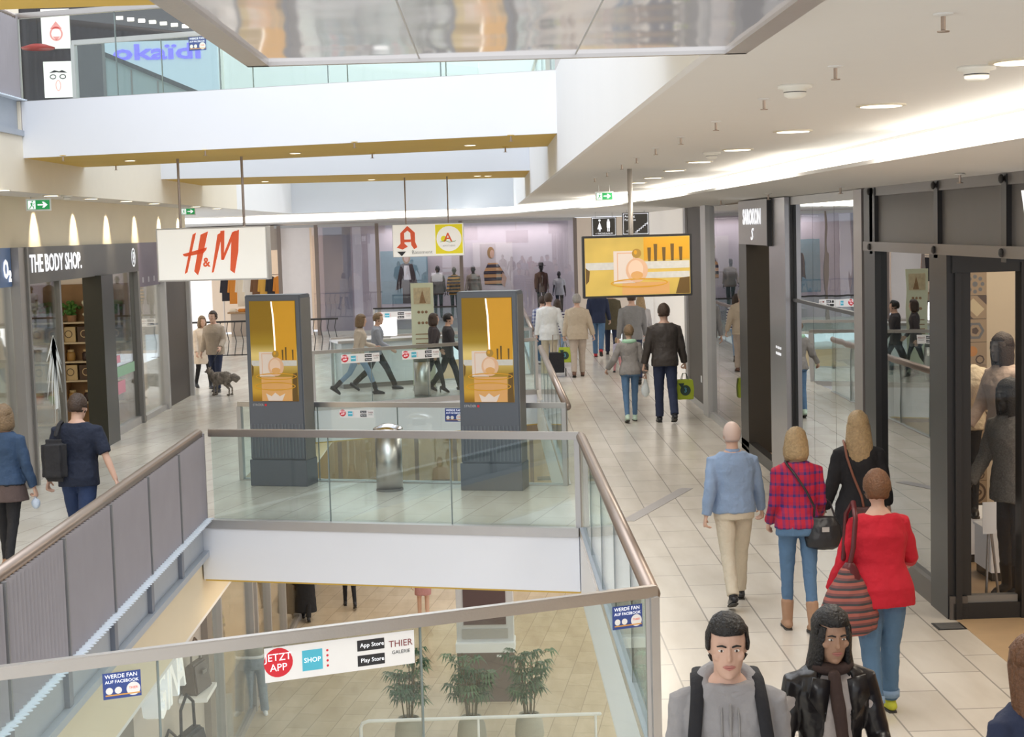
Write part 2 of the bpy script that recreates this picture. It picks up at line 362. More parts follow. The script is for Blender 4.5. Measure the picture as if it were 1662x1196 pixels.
def glass_railing(label, p, q, z0, n, rail=STEEL, rw=0.055, rh=0.07, h=1.1, posts=(1, 1), gm=None, round_rail=0, group=None, chan=0.0, stick=()):
    p, q = Vector(p), Vector(q); d = q - p; Ln = d.length; rz = math.atan2(d.y, d.x)
    t = root('glass_railing', (p.x, p.y, z0), rz, label, 'railing', group)
    if round_rail: MB().tube([(0, 0, h - round_rail), (Ln, 0, h - round_rail)], round_rail, n=14, round_ends=False).build('handrail', rail, t, True)
    else: MB().box((Ln / 2, 0, h - rh / 2), (Ln + rw, rw, rh)).bevel(0.006).build('handrail', rail, t)
    for i in range(n):
        a, b = Ln * i / n + .006, Ln * (i + 1) / n - .006
        MB().b2((a, -.006, -0.04), (b, .006, h - rh + .01)).build('glass_pane', gm or GL, t)
    if n > 1:
        for i in range(1, n): MB().b2((Ln * i / n - .006, -.008, 0), (Ln * i / n + .006, .008, h - rh)).build('pane_joint', mat('dark joint', (0.22, 0.27, 0.27), 0.4), t)
    for k, x in zip(posts, (0, Ln)):
        if k: MB().b2((x - .03, -.045, -.02), (x + .03, .035, h - rh + .005)).build('post', ALU, t)
    MB().b2((0, -.03, -.085), (Ln, .03, 0.012)).build('base_channel', ALU, t)
    for kind, x, z, s in stick:
        (fb_sticker if kind == 'fb' else app_sticker)(t, x, z, -.008, s)
    return t
def along(p, q, f): return (p[0] + (q[0] - p[0]) * f, p[1] + (q[1] - p[1]) * f)
off = lambda P, dx, dy: (P[0] + dx, P[1] + dy)
# bridge front and back
glass_railing('steel and glass railing along the front edge of the bridge with the two advertising totems', off(F1L, 0.13, 0.03), off(F1R, 0, .05), 0, 3, posts=(0, 1), rh=0.09)
glass_railing('glass railing behind the two advertising totems at the back of the first bridge', off(B1L, 0, -.05), off(B1R, 0, -.05), 0, 4, posts=(1, 1), stick=(('app', 1.75, .94, .55), ('fb', 3.15, .93, .75)))
glass_railing('glass railing at the front of the second bridge below walking shoppers', off(F2L, 0, .05), off(F2R, 0, .05), 0, 4, stick=(('app', 2.3, .9, .9), ('app', 1.0, .9, .9)))
glass_railing('glass railing at the back of the second bridge before the white counter', off(B2L, 0, -.05), off(B2R, 0, -.05), 0, 4)
glass_railing('thin black topped glass railing before the fashion store front', (LX, ENDY + 1.05), (VX, ENDY + 1.05), 0, 3, rail=BLACK, rh=0.05, stick=(('app', 0.6, .85, 1.2), ('app', 3.1, .85, 1.2)))
glass_railing('long railing with brown handrail along the corridor beside the near opening', (VX + .04, 17.85), (VX + .04, 10.08), 0, 5, rail=STEELD, round_rail=0.055, posts=(0, 1))
glass_railing('glass railing with brown handrail along the corridor behind the first bridge', (VX + .04, 31.5), (VX + .04, 20.98), 0, 6, rail=STEELD, round_rail=0.055, posts=(0, 0))
glass_railing('glass railing with brown handrail along the far corridor behind the second bridge', (VX + .04, 47.5), (VX + .04, 37.2), 0, 6, rail=STEELD, round_rail=0.05, posts=(0, 0))
# near railing, running to the corner post; stickers on its glass
Lnn = math.hypot(NR[0] - NL[0] - .08, NR[1] - NL[1] - .05)
def sx(px, py, z):
    """distance along the near railing of a point seen on its glass"""
    lo, hi = 0.0, Lnn
    inv = MX.transposed()
    for _ in range(40):
        m = (lo + hi) / 2; c = along(off(NL, .12, .05), off(NR, .04, 0), m / Lnn)
        v = inv @ (Vector((c[0], c[1], z)) - Vector((0, 0, CAMZ))); x = 831 + FPX * v.x / -v.z
        if x < px: lo = m
        else: hi = m
    return lo
glass_railing('nearest steel and glass railing crossing the bottom of the view with the app sticker', off(NL, .12, .05), off(NR, .04, 0), 0, 3, posts=(0, 1), rh=0.075, rw=0.06,
              stick=(('fb', sx(197, 1090, .95), .91, .62), ('app', sx(552, 1045, .95), .91, 1.02), ('fb', sx(1017, 990, .95), .92, .62)))
# corrugated metal railings
def zig(y0, y1, z0, z1, amp=0.055, per=0.10):
    n = int(round((y1 - y0) / per * 2)); m = MB(); bm = m.bm; prev = None
    for i in range(n + 1):
        y = y0 + (y1 - y0) * i / n; x = amp if i % 2 else 0
        cur = (bm.verts.new((x, y, z0)), bm.verts.new((x, y, z1)))
        if prev: bm.faces.new((prev[0], cur[0], cur[1], prev[1]))
        prev = cur
    return m
def metal_railing(label, x, y0, y1, z0):
    t = root('corrugated_railing', (x, y0, z0), 0, label, 'railing'); Ln = y1 - y0
    MB().tube([(-.02, 0, 1.05), (-.02, Ln, 1.05)], 0.055, n=14, round_ends=False).build('handrail', STEELD, t, True)
    k = 0; b = Ln
    m = MB(); st = MB(); ri = MB()
    while b > 0:
        a = max(0, b - 1.6)
        zig(a + .012, b - .012, 0.03, 1.02).build('corrugated_panel', GREYP, t)
        MB().b2((.0, a - .015, .03), (.062, a + .015, 1.02)).build('seam_strip', mat('dark seam', (0.2, 0.2, 0.21), 0.5), t); MB().b2((-.03, max(0, a - .06), -.40), (.045, a + .06, -.0)).build('stiffener_rib', mat('dark blue steel', (0.2, 0.22, 0.27), 0.5), t)
        b = a
    pts = [(0, 0)]; n = int(Ln / .045)
    for i in range(n + 1): pts.append((.13 if i % 2 else .08, Ln * i / n))
    pts.append((0, Ln)); st.prism(pts, 0.012, 0.022); st.build('toothed_edge_strip', mat('pale blue edge', (0.62, 0.70, 0.80), 0.4, emis=0.1), t)
    MB().b2((-.03, 0, -.40), (.0, Ln, 0.012)).build('channel_web', GREYB, t)
    MB().b2((-.03, 0, -.43), (.07, Ln, -.36)).build('channel_flange', GREYB, t)
    MB().b2((-.05, Ln - .03, -.43), (.05, Ln + .03, 1.05)).build('end_post', GREYP, t)
    return t
metal_railing('grey corrugated metal railing with brown handrail along the walkway with the backpack man', LX, 8.3, 19.17, 0)
metal_railing('grey corrugated metal railing on the upper floor above the phone shop', ULX, 11.0, 20.36, ZU)
# upper railings
glass_railing('greenish glass railing on the front edge of the upper bridge', off(U1L, 0, .05), off(U1R, 0, .05), ZU, 5, gm=GLU, posts=(1, 1))
glass_railing('greenish glass railing on the back edge of the upper bridge with steel handrail', off(V1L, 0, -.05), off(V1R, 0, -.05), ZU, 5, gm=GLU, posts=(1, 1), stick=(('fb', 2.0, .93, .8),))
glass_railing('greenish glass railing on the upper corridor edge beside the mirror soffit', (URX + .05, 30), (URX + .05, 3), ZU, 10, gm=GLU, posts=(0, 0))
glass_railing('greenish glass railing at the far end of the upper opening', (ULX, ENDY - 2.2), (URX, ENDY - 2.2), ZU, 5, gm=GLU, posts=(0, 0))

# ------------------------------------------------------------------ ceiling fittings
BRASS = mat('sprinkler brass', (0.45, 0.36, 0.30), 0.35, 0.8)
def sprinkler(p, label, s=1.0):
    t = root('sprinkler', p, 0, label, 'sprinkler', 'sprinklers in the ceilings')
    MB().lathe([(.045 * s, 0), (.045 * s, -.006 * s), (.012 * s, -.012 * s)], n=16).build('rosette', CEIL if p.z < 4.2 else YELLOW, t)
    MB().tube([(0, 0, -.01 * s), (0, 0, -.07 * s)], .011 * s, n=8).lathe([(.028 * s, -.075 * s), (.026 * s, -.08 * s)], n=12).build('nozzle', BRASS, t)
SL = 'small brass sprinkler head hanging from a ceiling of the mall'
for i, (x, y) in enumerate([(1531, 22), (1356, 107), (1240, 160), (1162, 197), (1105, 222), (1064, 240), (1033, 255), (1009, 266), (985, 279), (965, 288)]):
    sprinkler(onz(x, y, ZC), SL, .72)
for x, y in [(1558, 282), (1364, 303), (1247, 314), (1170, 324)]: sprinkler(onz(x, y, ZS), SL, .9)
for x, y in [(102, 252), (188, 268), (333, 243), (575, 230), (829, 219), (604, 248), (820, 238)]: sprinkler(onz(x, y, 4.45), SL, .9)
def downlight(p, r, label, m=LIT):
    t = root('downlight', p, 0, label, 'downlight', 'recessed downlights')
    MB().lathe([(r * 1.15, 0), (r * 1.15, -.008), (r * .95, -.010)], n=28).build('trim_ring', mat('downlight ring', (0.75, 0.68, 0.55), 0.4), t)
    MB().disc((0, 0, -.0112), r * .95, plane='xy').build('diffuser', m, t)
DLL = 'round recessed warm downlight in a ceiling or bridge soffit'
for x, y in [(1430, 170), (1287, 212), (1197, 242), (1135, 262), (1095, 276), (1660, 98), (1060, 288), (1035, 296)]: downlight(onz(x, y, ZC), .12, DLL)
for x, y in [(211, 260), (479, 248), (763, 235), (430, 294), (603, 291), (775, 285), (792, 285)]: downlight(onz(x, y, 4.45), .07, DLL)
for x, y in [(2, 308), (83, 317), (148, 322), (205, 326), (250, 330), (318, 335), (352, 338)]: downlight(onz(x, y, ZC), .10, DLL)
for k, (x, y) in enumerate([(1585, 108), (1290, 138), (1155, 247), (108, 317)]):
    t = root('smoke_detector', onz(x, y, ZC), 0, ['white smoke detector beside the biggest downlight', 'flat white ceiling detector cover between two sprinklers', 'small white smoke detector above the hanging screen', 'white smoke detector above the phone shop side'][k], 'smoke detector')
    MB().lathe([(.08, 0), (.08, -.015), (.055, -.02), (.05, -.05), (.03, -.062)], n=24).build('housing', mat('detector plastic', (0.88, 0.86, 0.8), 0.5), t, True)
    MB().lathe([(.053, -.028), (.053, -.036)], n=24).build('slot', BLACK, t)

# mirror-clad hanging soffit
MIR = _new('polished mirror sheet'); _m, _N, _L = MIR
_b = _N['Principled BSDF']; _b.inputs['Metallic'].default_value = 1; _b.inputs['Roughness'].default_value = 0.08; _b.inputs['Base Color'].default_value = (0.70, 0.69, 0.70, 1)
_tc = _N.new('ShaderNodeTexCoord'); _n = _N.new('ShaderNodeTexNoise'); _n.inputs['Scale'].default_value = 2.2; _n.inputs['Detail'].default_value = 0.5
_L.new(_tc.outputs['Object'], _n.inputs['Vector']); _bp = _N.new('ShaderNodeBump'); _bp.inputs['Strength'].default_value = 0.14; _bp.inputs['Distance'].default_value = 0.06
_L.new(_n.outputs['Fac'], _bp.inputs['Height']); _L.new(_bp.outputs['Normal'], _b.inputs['Normal'])
_b.inputs['Emission Color'].default_value = (0.8, 0.78, 0.8, 1); _b.inputs['Emission Strength'].default_value = 0.22  # faint pale glow added to the mirror, in place of reflected light
t = root('mirror_soffit', (0.05, 5.18, 3.95), 0, 'mirror clad soffit hanging at the top of the view over the opening', 'soffit')
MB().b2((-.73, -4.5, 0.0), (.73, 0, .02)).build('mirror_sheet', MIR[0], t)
MB().prism([(-.80, -4.6), (.80, -4.6), (.80, .06), (-.80, .06)], 0.021, 0.5).build('casing', mat('pale casing', (0.7, 0.68, 0.66), 0.3, 0.6), t)
m = MB()
for x in (-.765, .765): m.b2((x - .035, -4.5, -.012), (x + .035, .035, .02))
m.b2((-.80, 0, -.012), (.80, .03, .02)); m.build('edge_profile', STEEL, t)
m = MB()
for x in (-.25, .25): m.b2((x - .002, -4.5, -.002), (x + .002, 0, 0.0))
m.build('sheet_joint', mat('joint line', (0.5, 0.5, 0.5), 0.5), t)
for x in (-.6, .6): MB().tube([(x, -1, .5), (x, -1, 4.2)], .02, n=8).build('suspension_rod', STEEL, t)
# ------------------------------------------------------------------ adverts
GOLD = coordramp('gold backdrop', 2, [(0, (0.30, 0.15, 0.01)), (.15, (0.62, 0.36, 0.04)), (.35, (0.42, 0.26, 0.03)), (.62, (0.80, 0.62, 0.22)), (.80, (0.38, 0.24, 0.02)), (1, (0.30, 0.17, 0.01))], interp='EASE', emis=0.10)
A_PINK = mat('blush print', (0.78, 0.48, 0.30), 0.5, emis=0.08)
A_PALE = mat('pale print', (0.80, 0.68, 0.60), 0.5, emis=0.08)
A_MARB = mat('marble print', (0.68, 0.66, 0.62), 0.5, emis=0.05, var=0.15, nscale=20)
A_GOLD = mat('gold print', (0.72, 0.36, 0.02), 0.4, emis=0.08)
A_DK = mat('dark bronze print', (0.16, 0.09, 0.02), 0.5)
A_AMB = mat('amber print', (0.75, 0.40, 0.14), 0.4, emis=0.08)
A_LT = mat('light streak print', (1.0, 0.95, 0.85), 0.5, emis=0.8)
def ell_pts(cx, cz, rx, rz, n=28): return [(cx + rx * math.cos(2 * PI * i / n), cz + rz * math.sin(2 * PI * i / n)) for i in range(n)]
def flat(par, name, pts, y, m): return MB().poly([(p[0], y, p[1]) for p in pts]).build(name, m, par)
def ringflat(par, name, cx, cz, rx, rz, w, y, m, n=36):
    b = MB(); o = ell_pts(cx, cz, rx, rz, n); i_ = ell_pts(cx, cz, rx - w, rz - w, n)
    for k in range(n): b.poly([(o[k][0], y, o[k][1]), (o[(k + 1) % n][0], y, o[(k + 1) % n][1]), (i_[(k + 1) % n][0], y, i_[(k + 1) % n][1]), (i_[k][0], y, i_[k][1])])
    return b.build(name, m, par)
def rect(x0, z0, x1, z1): return [(x0, z0), (x1, z0), (x1, z1), (x0, z1)]
def perfume(scr, w, h, y, cx, cz, k, tall):
    """printed picture: box, round bottle and ring tray; cx,cz = bottle centre, k = bottle radius"""
    yy = lambda i: y - .0006 * i
    x0, x1 = 0.006, w - 0.006
    flat(scr, 'printed_shelf', rect(x0, cz + k * .1, x1, cz + k * .75), yy(1), A_MARB)
    if tall:
        flat(scr, 'printed_gold_field', rect(w * .5, cz + k * .75, x1, h - .006), yy(1), A_GOLD)
        flat(scr, 'light_streak', [(w * .47, h - .01), (w * .50, h - .01), (w * .535, h * .82), (w * .55, cz + k * 1.6), (w * .52, cz + k * 1.6), (w * .5, h * .82)], yy(2), A_LT)
    else:
        flat(scr, 'printed_gold_field', rect(w * .56, cz + k * .9, x1, h - .006), yy(1), A_GOLD)
        flat(scr, 'printed_shelf_lower', rect(w * .55, cz - k * .75, x1, cz - k * .2), yy(1), A_MARB)
    for i, q in enumerate((.60, .66, .74, .82, .90) if not tall else (.68, .75, .90)):
        b = MB(); b.poly([(w * q, yy(2), cz + k * .78), (w * (q + .025), yy(2), cz + k * .78), (w * (q + .03), yy(2), min(h - .01, cz + k * (2.0 + .3 * (i % 2)))), (w * (q - .005), yy(2), min(h - .01, cz + k * (2.0 + .3 * (i % 2))))]); b.build('printed_vase', A_DK, scr)
    b = MB(); b.poly([(x0, yy(2), cz - k * 1.2), (x0 + w * .03, yy(2), cz - k * .9), (x0 + w * .04, yy(2), cz), (x0, yy(2), cz + k * .3)])
    b.build('printed_bronze_jug', A_DK, scr); b = MB(); b.poly([(w * .86, yy(2), .006), (x1, yy(2), .006), (x1, yy(2), cz - k * .7), (w * .9, yy(2), cz - k * .8)])
    b.build('printed_bronze_jar', A_DK, scr)
    bx0, bx1 = cx - k * 2.1, cx - k * .15
    flat(scr, 'printed_carton', rect(max(x0, bx0), max(.01, cz - k * 1.15), bx1, cz + k * 1.75), yy(3), A_PALE)
    flat(scr, 'printed_carton_frame', rect(max(x0, bx0) + k * .32, max(.01, cz - k * 1.0), bx1 - k * .1, cz + k * 1.6), yy(4), A_PINK)
    flat(scr, 'printed_carton_face', rect(max(x0, bx0) + k * .4, max(.015, cz - k * .92), bx1 - k * .18, cz + k * 1.5), yy(5), A_PALE)
    if tall:
        flat(scr, 'printed_amber_base', rect(x0 + w * .2, .006, x1 - w * .12, cz - k * 1.2), yy(3), A_AMB)
        ringflat(scr, 'printed_tray_ring', w * .5, cz - k * 2.3, w * .45, k * .5, k * .12, yy(7), A_GOLD)
        flat(scr, 'printed_crystal', [(w * .35, .008), (w * .65, .008), (w * .72, .11), (w * .6, .07), (w * .5, .12), (w * .42, .07), (w * .3, .11)], yy(8), A_PALE)
    else:
        flat(scr, 'printed_amber_base', rect(w * .35, .006, w * .8, cz - k * 1.1), yy(3), A_AMB)
    ringflat(scr, 'printed_tray_ring', cx + (k * .2 if not tall else 0), cz - k * 1.15, min(k * 2.6, w * .46), k * .42, k * .12, yy(7), A_GOLD)
    flat(scr, 'printed_bottle', ell_pts(cx, cz, k, k * 1.1), yy(6), A_PINK)
    flat(scr, 'printed_bottle_highlight', ell_pts(cx - k * .1, cz + k * .1, k * .68, k * .8), yy(7), mat('bottle highlight print', (0.86, 0.62, 0.46), 0.5, emis=0.08))
    flat(scr, 'printed_liquid', ell_pts(cx, cz - k * .45, k * .55, k * .35), yy(8), A_AMB)
    flat(scr, 'printed_cap', ell_pts(cx, cz + k * 1.5, k * .42, k * .42), yy(8), mat('cap print', (0.42, 0.24, 0.04), 0.4, emis=0.1))
    flat(scr, 'printed_cap_glint', ell_pts(cx - k * .1, cz + k * 1.6, k * .15, k * .2), yy(9), A_GOLD)

def totem(fp, rz, label):
    H = 2.60; w, d = 0.80, 0.36
    t = root('advertising_totem', (fp[0], fp[1], 0), rz, label, 'advertising totem', 'advertising totems on the bridge')
    MB().box((0, d / 2, .18), (w + .03, d + .03, .36)).bevel(.006).build('plinth', DGREY, t)
    m = MB(); m.box((0, d / 2, .36 + (H - .36) / 2), (w, d, H - .36)).bevel(.012).build('casing', DGREY, t)
    MB().box((w / 2 + .002, d / 2, 1.45), (.012, d - .03, 2.2)).build('side_panel', DGREY2, t)
    m = MB()
    for i in range(16): m.box((-w / 2 + .03 + i * .05, -.004, .62), (.018, .008, .46))
    m.build('vent_slats', mat('slat grey', (0.16, 0.18, 0.21), 0.4), t)
    s = root('screen', (-w / 2 + .065, -.006, 1.16)); s.parent = t
    bg = MB().b2((0, -.002, 0), (w - .13, .004, 1.36)).build('screen', GOLD, t); bg.location = (-w / 2 + .065, -.006, 1.16)
    bpy.data.objects.remove(s)
    perfume(bg, w - .13, 1.36, -.004, .36, .47, .115, True)
    text('STRÖER', .045, mat('grey lettering', (0.6, 0.6, 0.62), 0.4), t, loc=(-w / 2 + .14, -.006, 1.11), ext=.001)
    MB().b2((-w / 2 + .235, -.006, 1.095), (-w / 2 + .265, -.002, 1.125)).build('red_square', RED, t)
    return t
totem((-2.92, 21.62), R(-16), 'dark grey advertising totem with perfume screen standing nearer the body care shop')
totem((-.03, 20.70), R(-14), 'dark grey advertising totem with perfume screen standing nearer the clothing shops corridor')

# ------------------------------------------------------------------ bins
def bin_(p, r, h, label, lid=True):
    t = root('litter_bin', (p[0], p[1], 0), 0, label, 'litter bin')
    MB().lathe([(r, 0), (r, h - .14), (r * .97, h - .14)], n=40).build('drum', STEEL, t, True)
    MB().lathe([(r * 1.03, .0), (r * 1.03, .03)], n=40).build('foot_ring', DGREY2, t)
    if lid:
        MB().lathe([(r * .55, h - .14), (r * .55, h - .03)], n=24).build('opening_insert', BLACK, t)
        MB().lathe([(r * 1.15, h - .05), (r * 1.12, h - .03), (r * .5, h + .02), (.01, h + .03)], n=40).build('lid', mat('polished lid', (0.75, 0.75, 0.78), 0.15, 1.0), t, True)
    else:
        MB().lathe([(r * .98, h - .14), (r * .98, h - .02)], n=30).build('opening_band', DGREY2, t, True)
        MB().lathe([(r, h - .02), (r, h), (r * .8, h)], n=30).build('top_ring', STEEL, t, True)
bin_((-1.38, 21.0), .175, .86, 'round brushed steel litter bin with domed lid between the advertising totems')
bin_((-1.42, 32.95), .17, .86, 'round steel litter bin on the second bridge before the tall banner', lid=False)

# ------------------------------------------------------------------ hanging signs
def rods(t, xs, z0, z1, y=0, r=.014):
    for x in xs: MB().tube([(x, y, z0), (x, y, z1)], r, n=8, round_ends=False).build('hanging_rod', mat('rod brown grey', (0.35, 0.29, 0.26), 0.4, 0.5), t)
# red letter sign
t = root('hanging_lightbox', (-4.42, 21.55, 2.82), R(-9), 'white hanging lightbox with slanted red letters and ampersand', 'hanging sign')
W, Hh = 1.53, .71
MB().b2((0, 0, 0), (W, .16, Hh)).build('casing', ALU, t)
MB().b2((.02, -.006, .02), (W - .02, .0, Hh - .02)).build('light_panel', SIGNW, t)
def hp(pts): return [((x / 3.9875 - 251) / 188 * W, (457 - (y / 3.9875 + 340) - 0) / 86 * Hh) for x, y in pts]
lt = MB()
for poly in ([(1252, 168), (1276, 156), (1205, 410), (1186, 420)], [(1306, 170), (1357, 150), (1290, 395), (1276, 430), (1252, 404)], [(1178, 292), (1345, 252), (1340, 268), (1318, 290), (1200, 308), (1186, 304)],
             [(1420, 172), (1455, 156), (1384, 412), (1370, 416)], [(1440, 150), (1468, 147), (1462, 250), (1455, 335), (1438, 330)], [(1438, 336), (1456, 335), (1545, 150), (1520, 160)], [(1516, 165), (1566, 145), (1556, 280), (1525, 424), (1496, 402)]):
    lt.prismy(hp(poly), -.011, -.006)
lt.build('lettering', REDO, t)
p = hp([(1337, 350)])[0]; text('&', .17, REDO, t, loc=(p[0], -.008, p[1]), sx=.9, bold=.004)
rods(t, (.32, 1.20), Hh, 4.45 - 2.82, .08, .018)
# pharmacy sign
t = root('hanging_lightbox', (-1.85, 31.5, 2.90), 0, 'white and yellow hanging pharmacy lightbox with red gothic letter', 'hanging sign')
W, Hh = 1.40, .64
MB().b2((0, 0, 0), (W, .14, Hh)).build('casing', ALU, t); MB().b2((.01, -.006, .01), (W - .01, 0, Hh - .01)).build('light_panel', SIGNW, t)
def ap(pts): return [((x - 1020) / 470 * W, (300 - y) / 205 * Hh) for x, y in pts]
b = MB()
for poly in ([(1072, 150), (1120, 105), (1168, 148), (1168, 205), (1182, 240), (1160, 252), (1142, 225), (1138, 150), (1120, 135), (1098, 150)], [(1072, 150), (1098, 150), (1098, 215), (1120, 235), (1085, 252), (1045, 240), (1072, 215)], [(1098, 190), (1140, 190), (1140, 207), (1098, 207)]):
    b.prismy(ap(poly), -.011, -.006)
b.build('gothic_letter', REDO, t)
MB().prismy(ap([(1048, 265), (1106, 265), (1078, 294)]), -.011, -.006).build('arrow', INK, t)
p = ap([(1212, 272)])[0]; text('Basement', .105, mat('grey sign ink', (0.3, 0.3, 0.32), 0.5), t, loc=(p[0], -.008, p[1]), ext=.001)
YEL = mat('yellow vinyl', (0.9, 0.78, 0.02), 0.4, emis=0.2)
y_ = MB().prismy(ap([(1302, 285), (1480, 285), (1480, 102), (1302, 102)]), -.009, -.006).build('yellow_square', YEL, t)
c = ap([(1391, 192)])[0]; MB().disc((c[0], -.0095, c[1]), .245).build('white_disc', SIGNW, y_)
text('A', .24, REDO, y_, loc=(c[0] - .02, -.0105, c[1] + .02), ext=.001, bold=.004); MB().disc((c[0] - .10, -.0098, c[1] + .0), .06).build('sun', YEL, y_)
m = MB(); m.tube([(c[0] - .17, -.0102, c[1] - .06), (c[0] - .08, -.0102, c[1] - .035), (c[0] + .02, -.0102, c[1] - .07), (c[0] + .13, -.0102, c[1] - .045)], .006, n=6); m.build('green_line', mat('green vinyl', (0.1, 0.4, 0.1), 0.4), y_)
text('APOTHEKE', .05, mat('grey sign ink', (0.3, 0.3, 0.32), 0.5), y_, loc=(c[0], -.0105, c[1] - .14), ext=.0005)
rods(t, (.27, 1.10), Hh, 4.45 - 2.90, .07, .014)
# hanging screen
t = root('hanging_screen', (1.065, 18.0, 2.59), R(3), 'wide black framed screen hanging from a pole showing a perfume advert', 'screen')
W, Hh = 1.24, .70
MB().b2((0, 0, 0), (W, .09, Hh)).bevel(.006).build('casing', BLACK, t)
bg = MB().b2((0, -.003, 0), (W - .05, .0, Hh - .05)).build('screen', mat('gold screen', (0.66, 0.46, 0.10), 0.3, emis=0.12, var=0.4, nscale=2.5), t); bg.location = (.025, -.001, .025)
perfume(bg, W - .05, Hh - .05, -.004, .585, .28, .125, False)
MB().tube([(.56, .05, .3), (.56, .05, ZC - 2.59)], .028, n=14, round_ends=False).build('pole', mat('pale pole', (0.6, 0.55, 0.5), 0.4, 0.5), t, True)
# exit signs
GRN = mat('exit green', (0.02, 0.36, 0.10), 0.4, emis=0.35)
def exit_sign(p, rz, w, label, zt):
    t = root('exit_sign', p, rz, label, 'exit sign', None); h = w * .5
    MB().b2((-w / 2, 0, -h), (w / 2, .03, 0)).build('casing', PAPER, t)
    MB().b2((-w * .44, -.003, -h * .88), (w * .44, 0, -h * .12)).build('green_panel', GRN, t)
    MB().b2((-w * .42, -.005, -h * .85), (-w * .12, -.003, -h * .15)).build('white_door', TXTW, t)
    k = w
    m = MB(); y = -.0075
    m.tube([(-.30 * k, y, -.20 * k), (-.26 * k, y, -.29 * k)], .022 * k, n=6); m.disc((-.24 * k, y, -.12 * k), .028 * k)
    m.tube([(-.27 * k, y, -.17 * k), (-.26 * k, y, -.28 * k), (-.32 * k, y, -.33 * k), (-.36 * k, y, -.40 * k)], .016 * k, n=6); m.tube([(-.26 * k, y, -.28 * k), (-.20 * k, y, -.32 * k), (-.20 * k, y, -.39 * k)], .016 * k, n=6)
    m.tube([(-.27 * k, y, -.19 * k), (-.20 * k, y, -.23 * k), (-.16 * k, y, -.20 * k)], .013 * k, n=6)
    m.build('running_figure', GRN, t)
    MB().prismy([(-.04 * k, -.22 * k), (.20 * k, -.22 * k), (.14 * k, -.13 * k), (.22 * k, -.13 * k), (.36 * k, -.25 * k), (.22 * k, -.37 * k), (.14 * k, -.37 * k), (.20 * k, -.28 * k), (-.04 * k, -.28 * k)], -.005, -.003).build('arrow', TXTW, t)
    for x in (-w * .3, w * .3): MB().tube([(x, .015, 0), (x, .015, zt - p[2])], .004, n=6, round_ends=False).build('bracket', ALU, t)
exit_sign((-6.25, 22.6, 4.00), R(12), .34, 'green exit sign above the dark body care shop fascia', ZC)
exit_sign((-6.02, 32.6, 4.00), R(10), .30, 'green exit sign above the white lightbox with red letters', ZC)
exit_sign((1.84, 25.0, 3.93), 0, .28, 'green exit sign hanging above the restroom sign', ZC)
SG = mat('sign charcoal', (0.10, 0.095, 0.09), 0.5)
t = root('restroom_sign', (2.61, 40, 3.14), 0, 'dark hanging sign with woman and man pictograms', 'hanging sign')
MB().b2((0, 0, 0), (.62, .04, .48)).build('board', SG, t)
ringb = MB(); ringb.b2((.02, -.004, .02), (.60, -.001, .03)).b2((.02, -.004, .45), (.60, -.001, .46)).b2((.02, -.004, .02), (.03, -.001, .46)).b2((.59, -.004, .02), (.60, -.001, .46)); ringb.build('border_line', TXTW, t)
m = MB(); m.disc((.2, -.004, .40), .028); m.prismy([(.2, .37), (.26, .18), (.14, .18)], -.005, -.002); m.b2((.18, -.005, .12), (.195, -.002, .2)).b2((.205, -.005, .12), (.22, -.002, .2)); m.build('woman_pictogram', TXTW, t)
m = MB(); m.disc((.42, -.004, .40), .028); m.b2((.38, -.005, .22), (.46, -.002, .37)).b2((.39, -.005, .12), (.415, -.002, .24)).b2((.425, -.005, .12), (.45, -.002, .24)); m.build('man_pictogram', TXTW, t)
text('< WICKELRAUM', .06, TXTW, t, loc=(.31, -.004, .07), ext=.001)
for x in (.1, .52): MB().tube([(x, .02, .48), (x, .02, ZC - 3.14)], .006, n=6, round_ends=False).build('hanging_wire', ALU, t)
t = root('stairs_sign', (3.04, 36, 3.18), 0, 'dark hanging sign with white stair pictogram and arrow', 'hanging sign')
MB().b2((0, 0, 0), (.60, .04, .50)).build('board', SG, t)
ringb = MB(); ringb.b2((.02, -.004, .02), (.58, -.001, .03)).b2((.02, -.004, .47), (.58, -.001, .48)).b2((.02, -.004, .02), (.03, -.001, .48)).b2((.57, -.004, .02), (.58, -.001, .48)); ringb.build('border_line', TXTW, t)
m = MB()
for i in range(6): m.b2((.28 + .045 * i, -.005, .06 + .035 * i), (.34 + .045 * i, -.002, .07 + .035 * i)).b2((.325 + .045 * i, -.005, .06 + .035 * i), (.335 + .045 * i, -.002, .105 + .035 * i))
m.build('stair_pictogram', TXTW, t)
text('Ausgang', .07, TXTW, t, loc=(.05, -.004, .42), align='LEFT', ext=.001); text('Parkhaus', .07, TXTW, t, loc=(.05, -.004, .34), align='LEFT', ext=.001); text('→', .10, TXTW, t, loc=(.12, -.004, .09), ext=.001)
for x in (.1, .5): MB().tube([(x, .02, .50), (x, .02, ZC - 3.18 - .3)], .006, n=6, round_ends=False).build('hanging_wire', ALU, t)

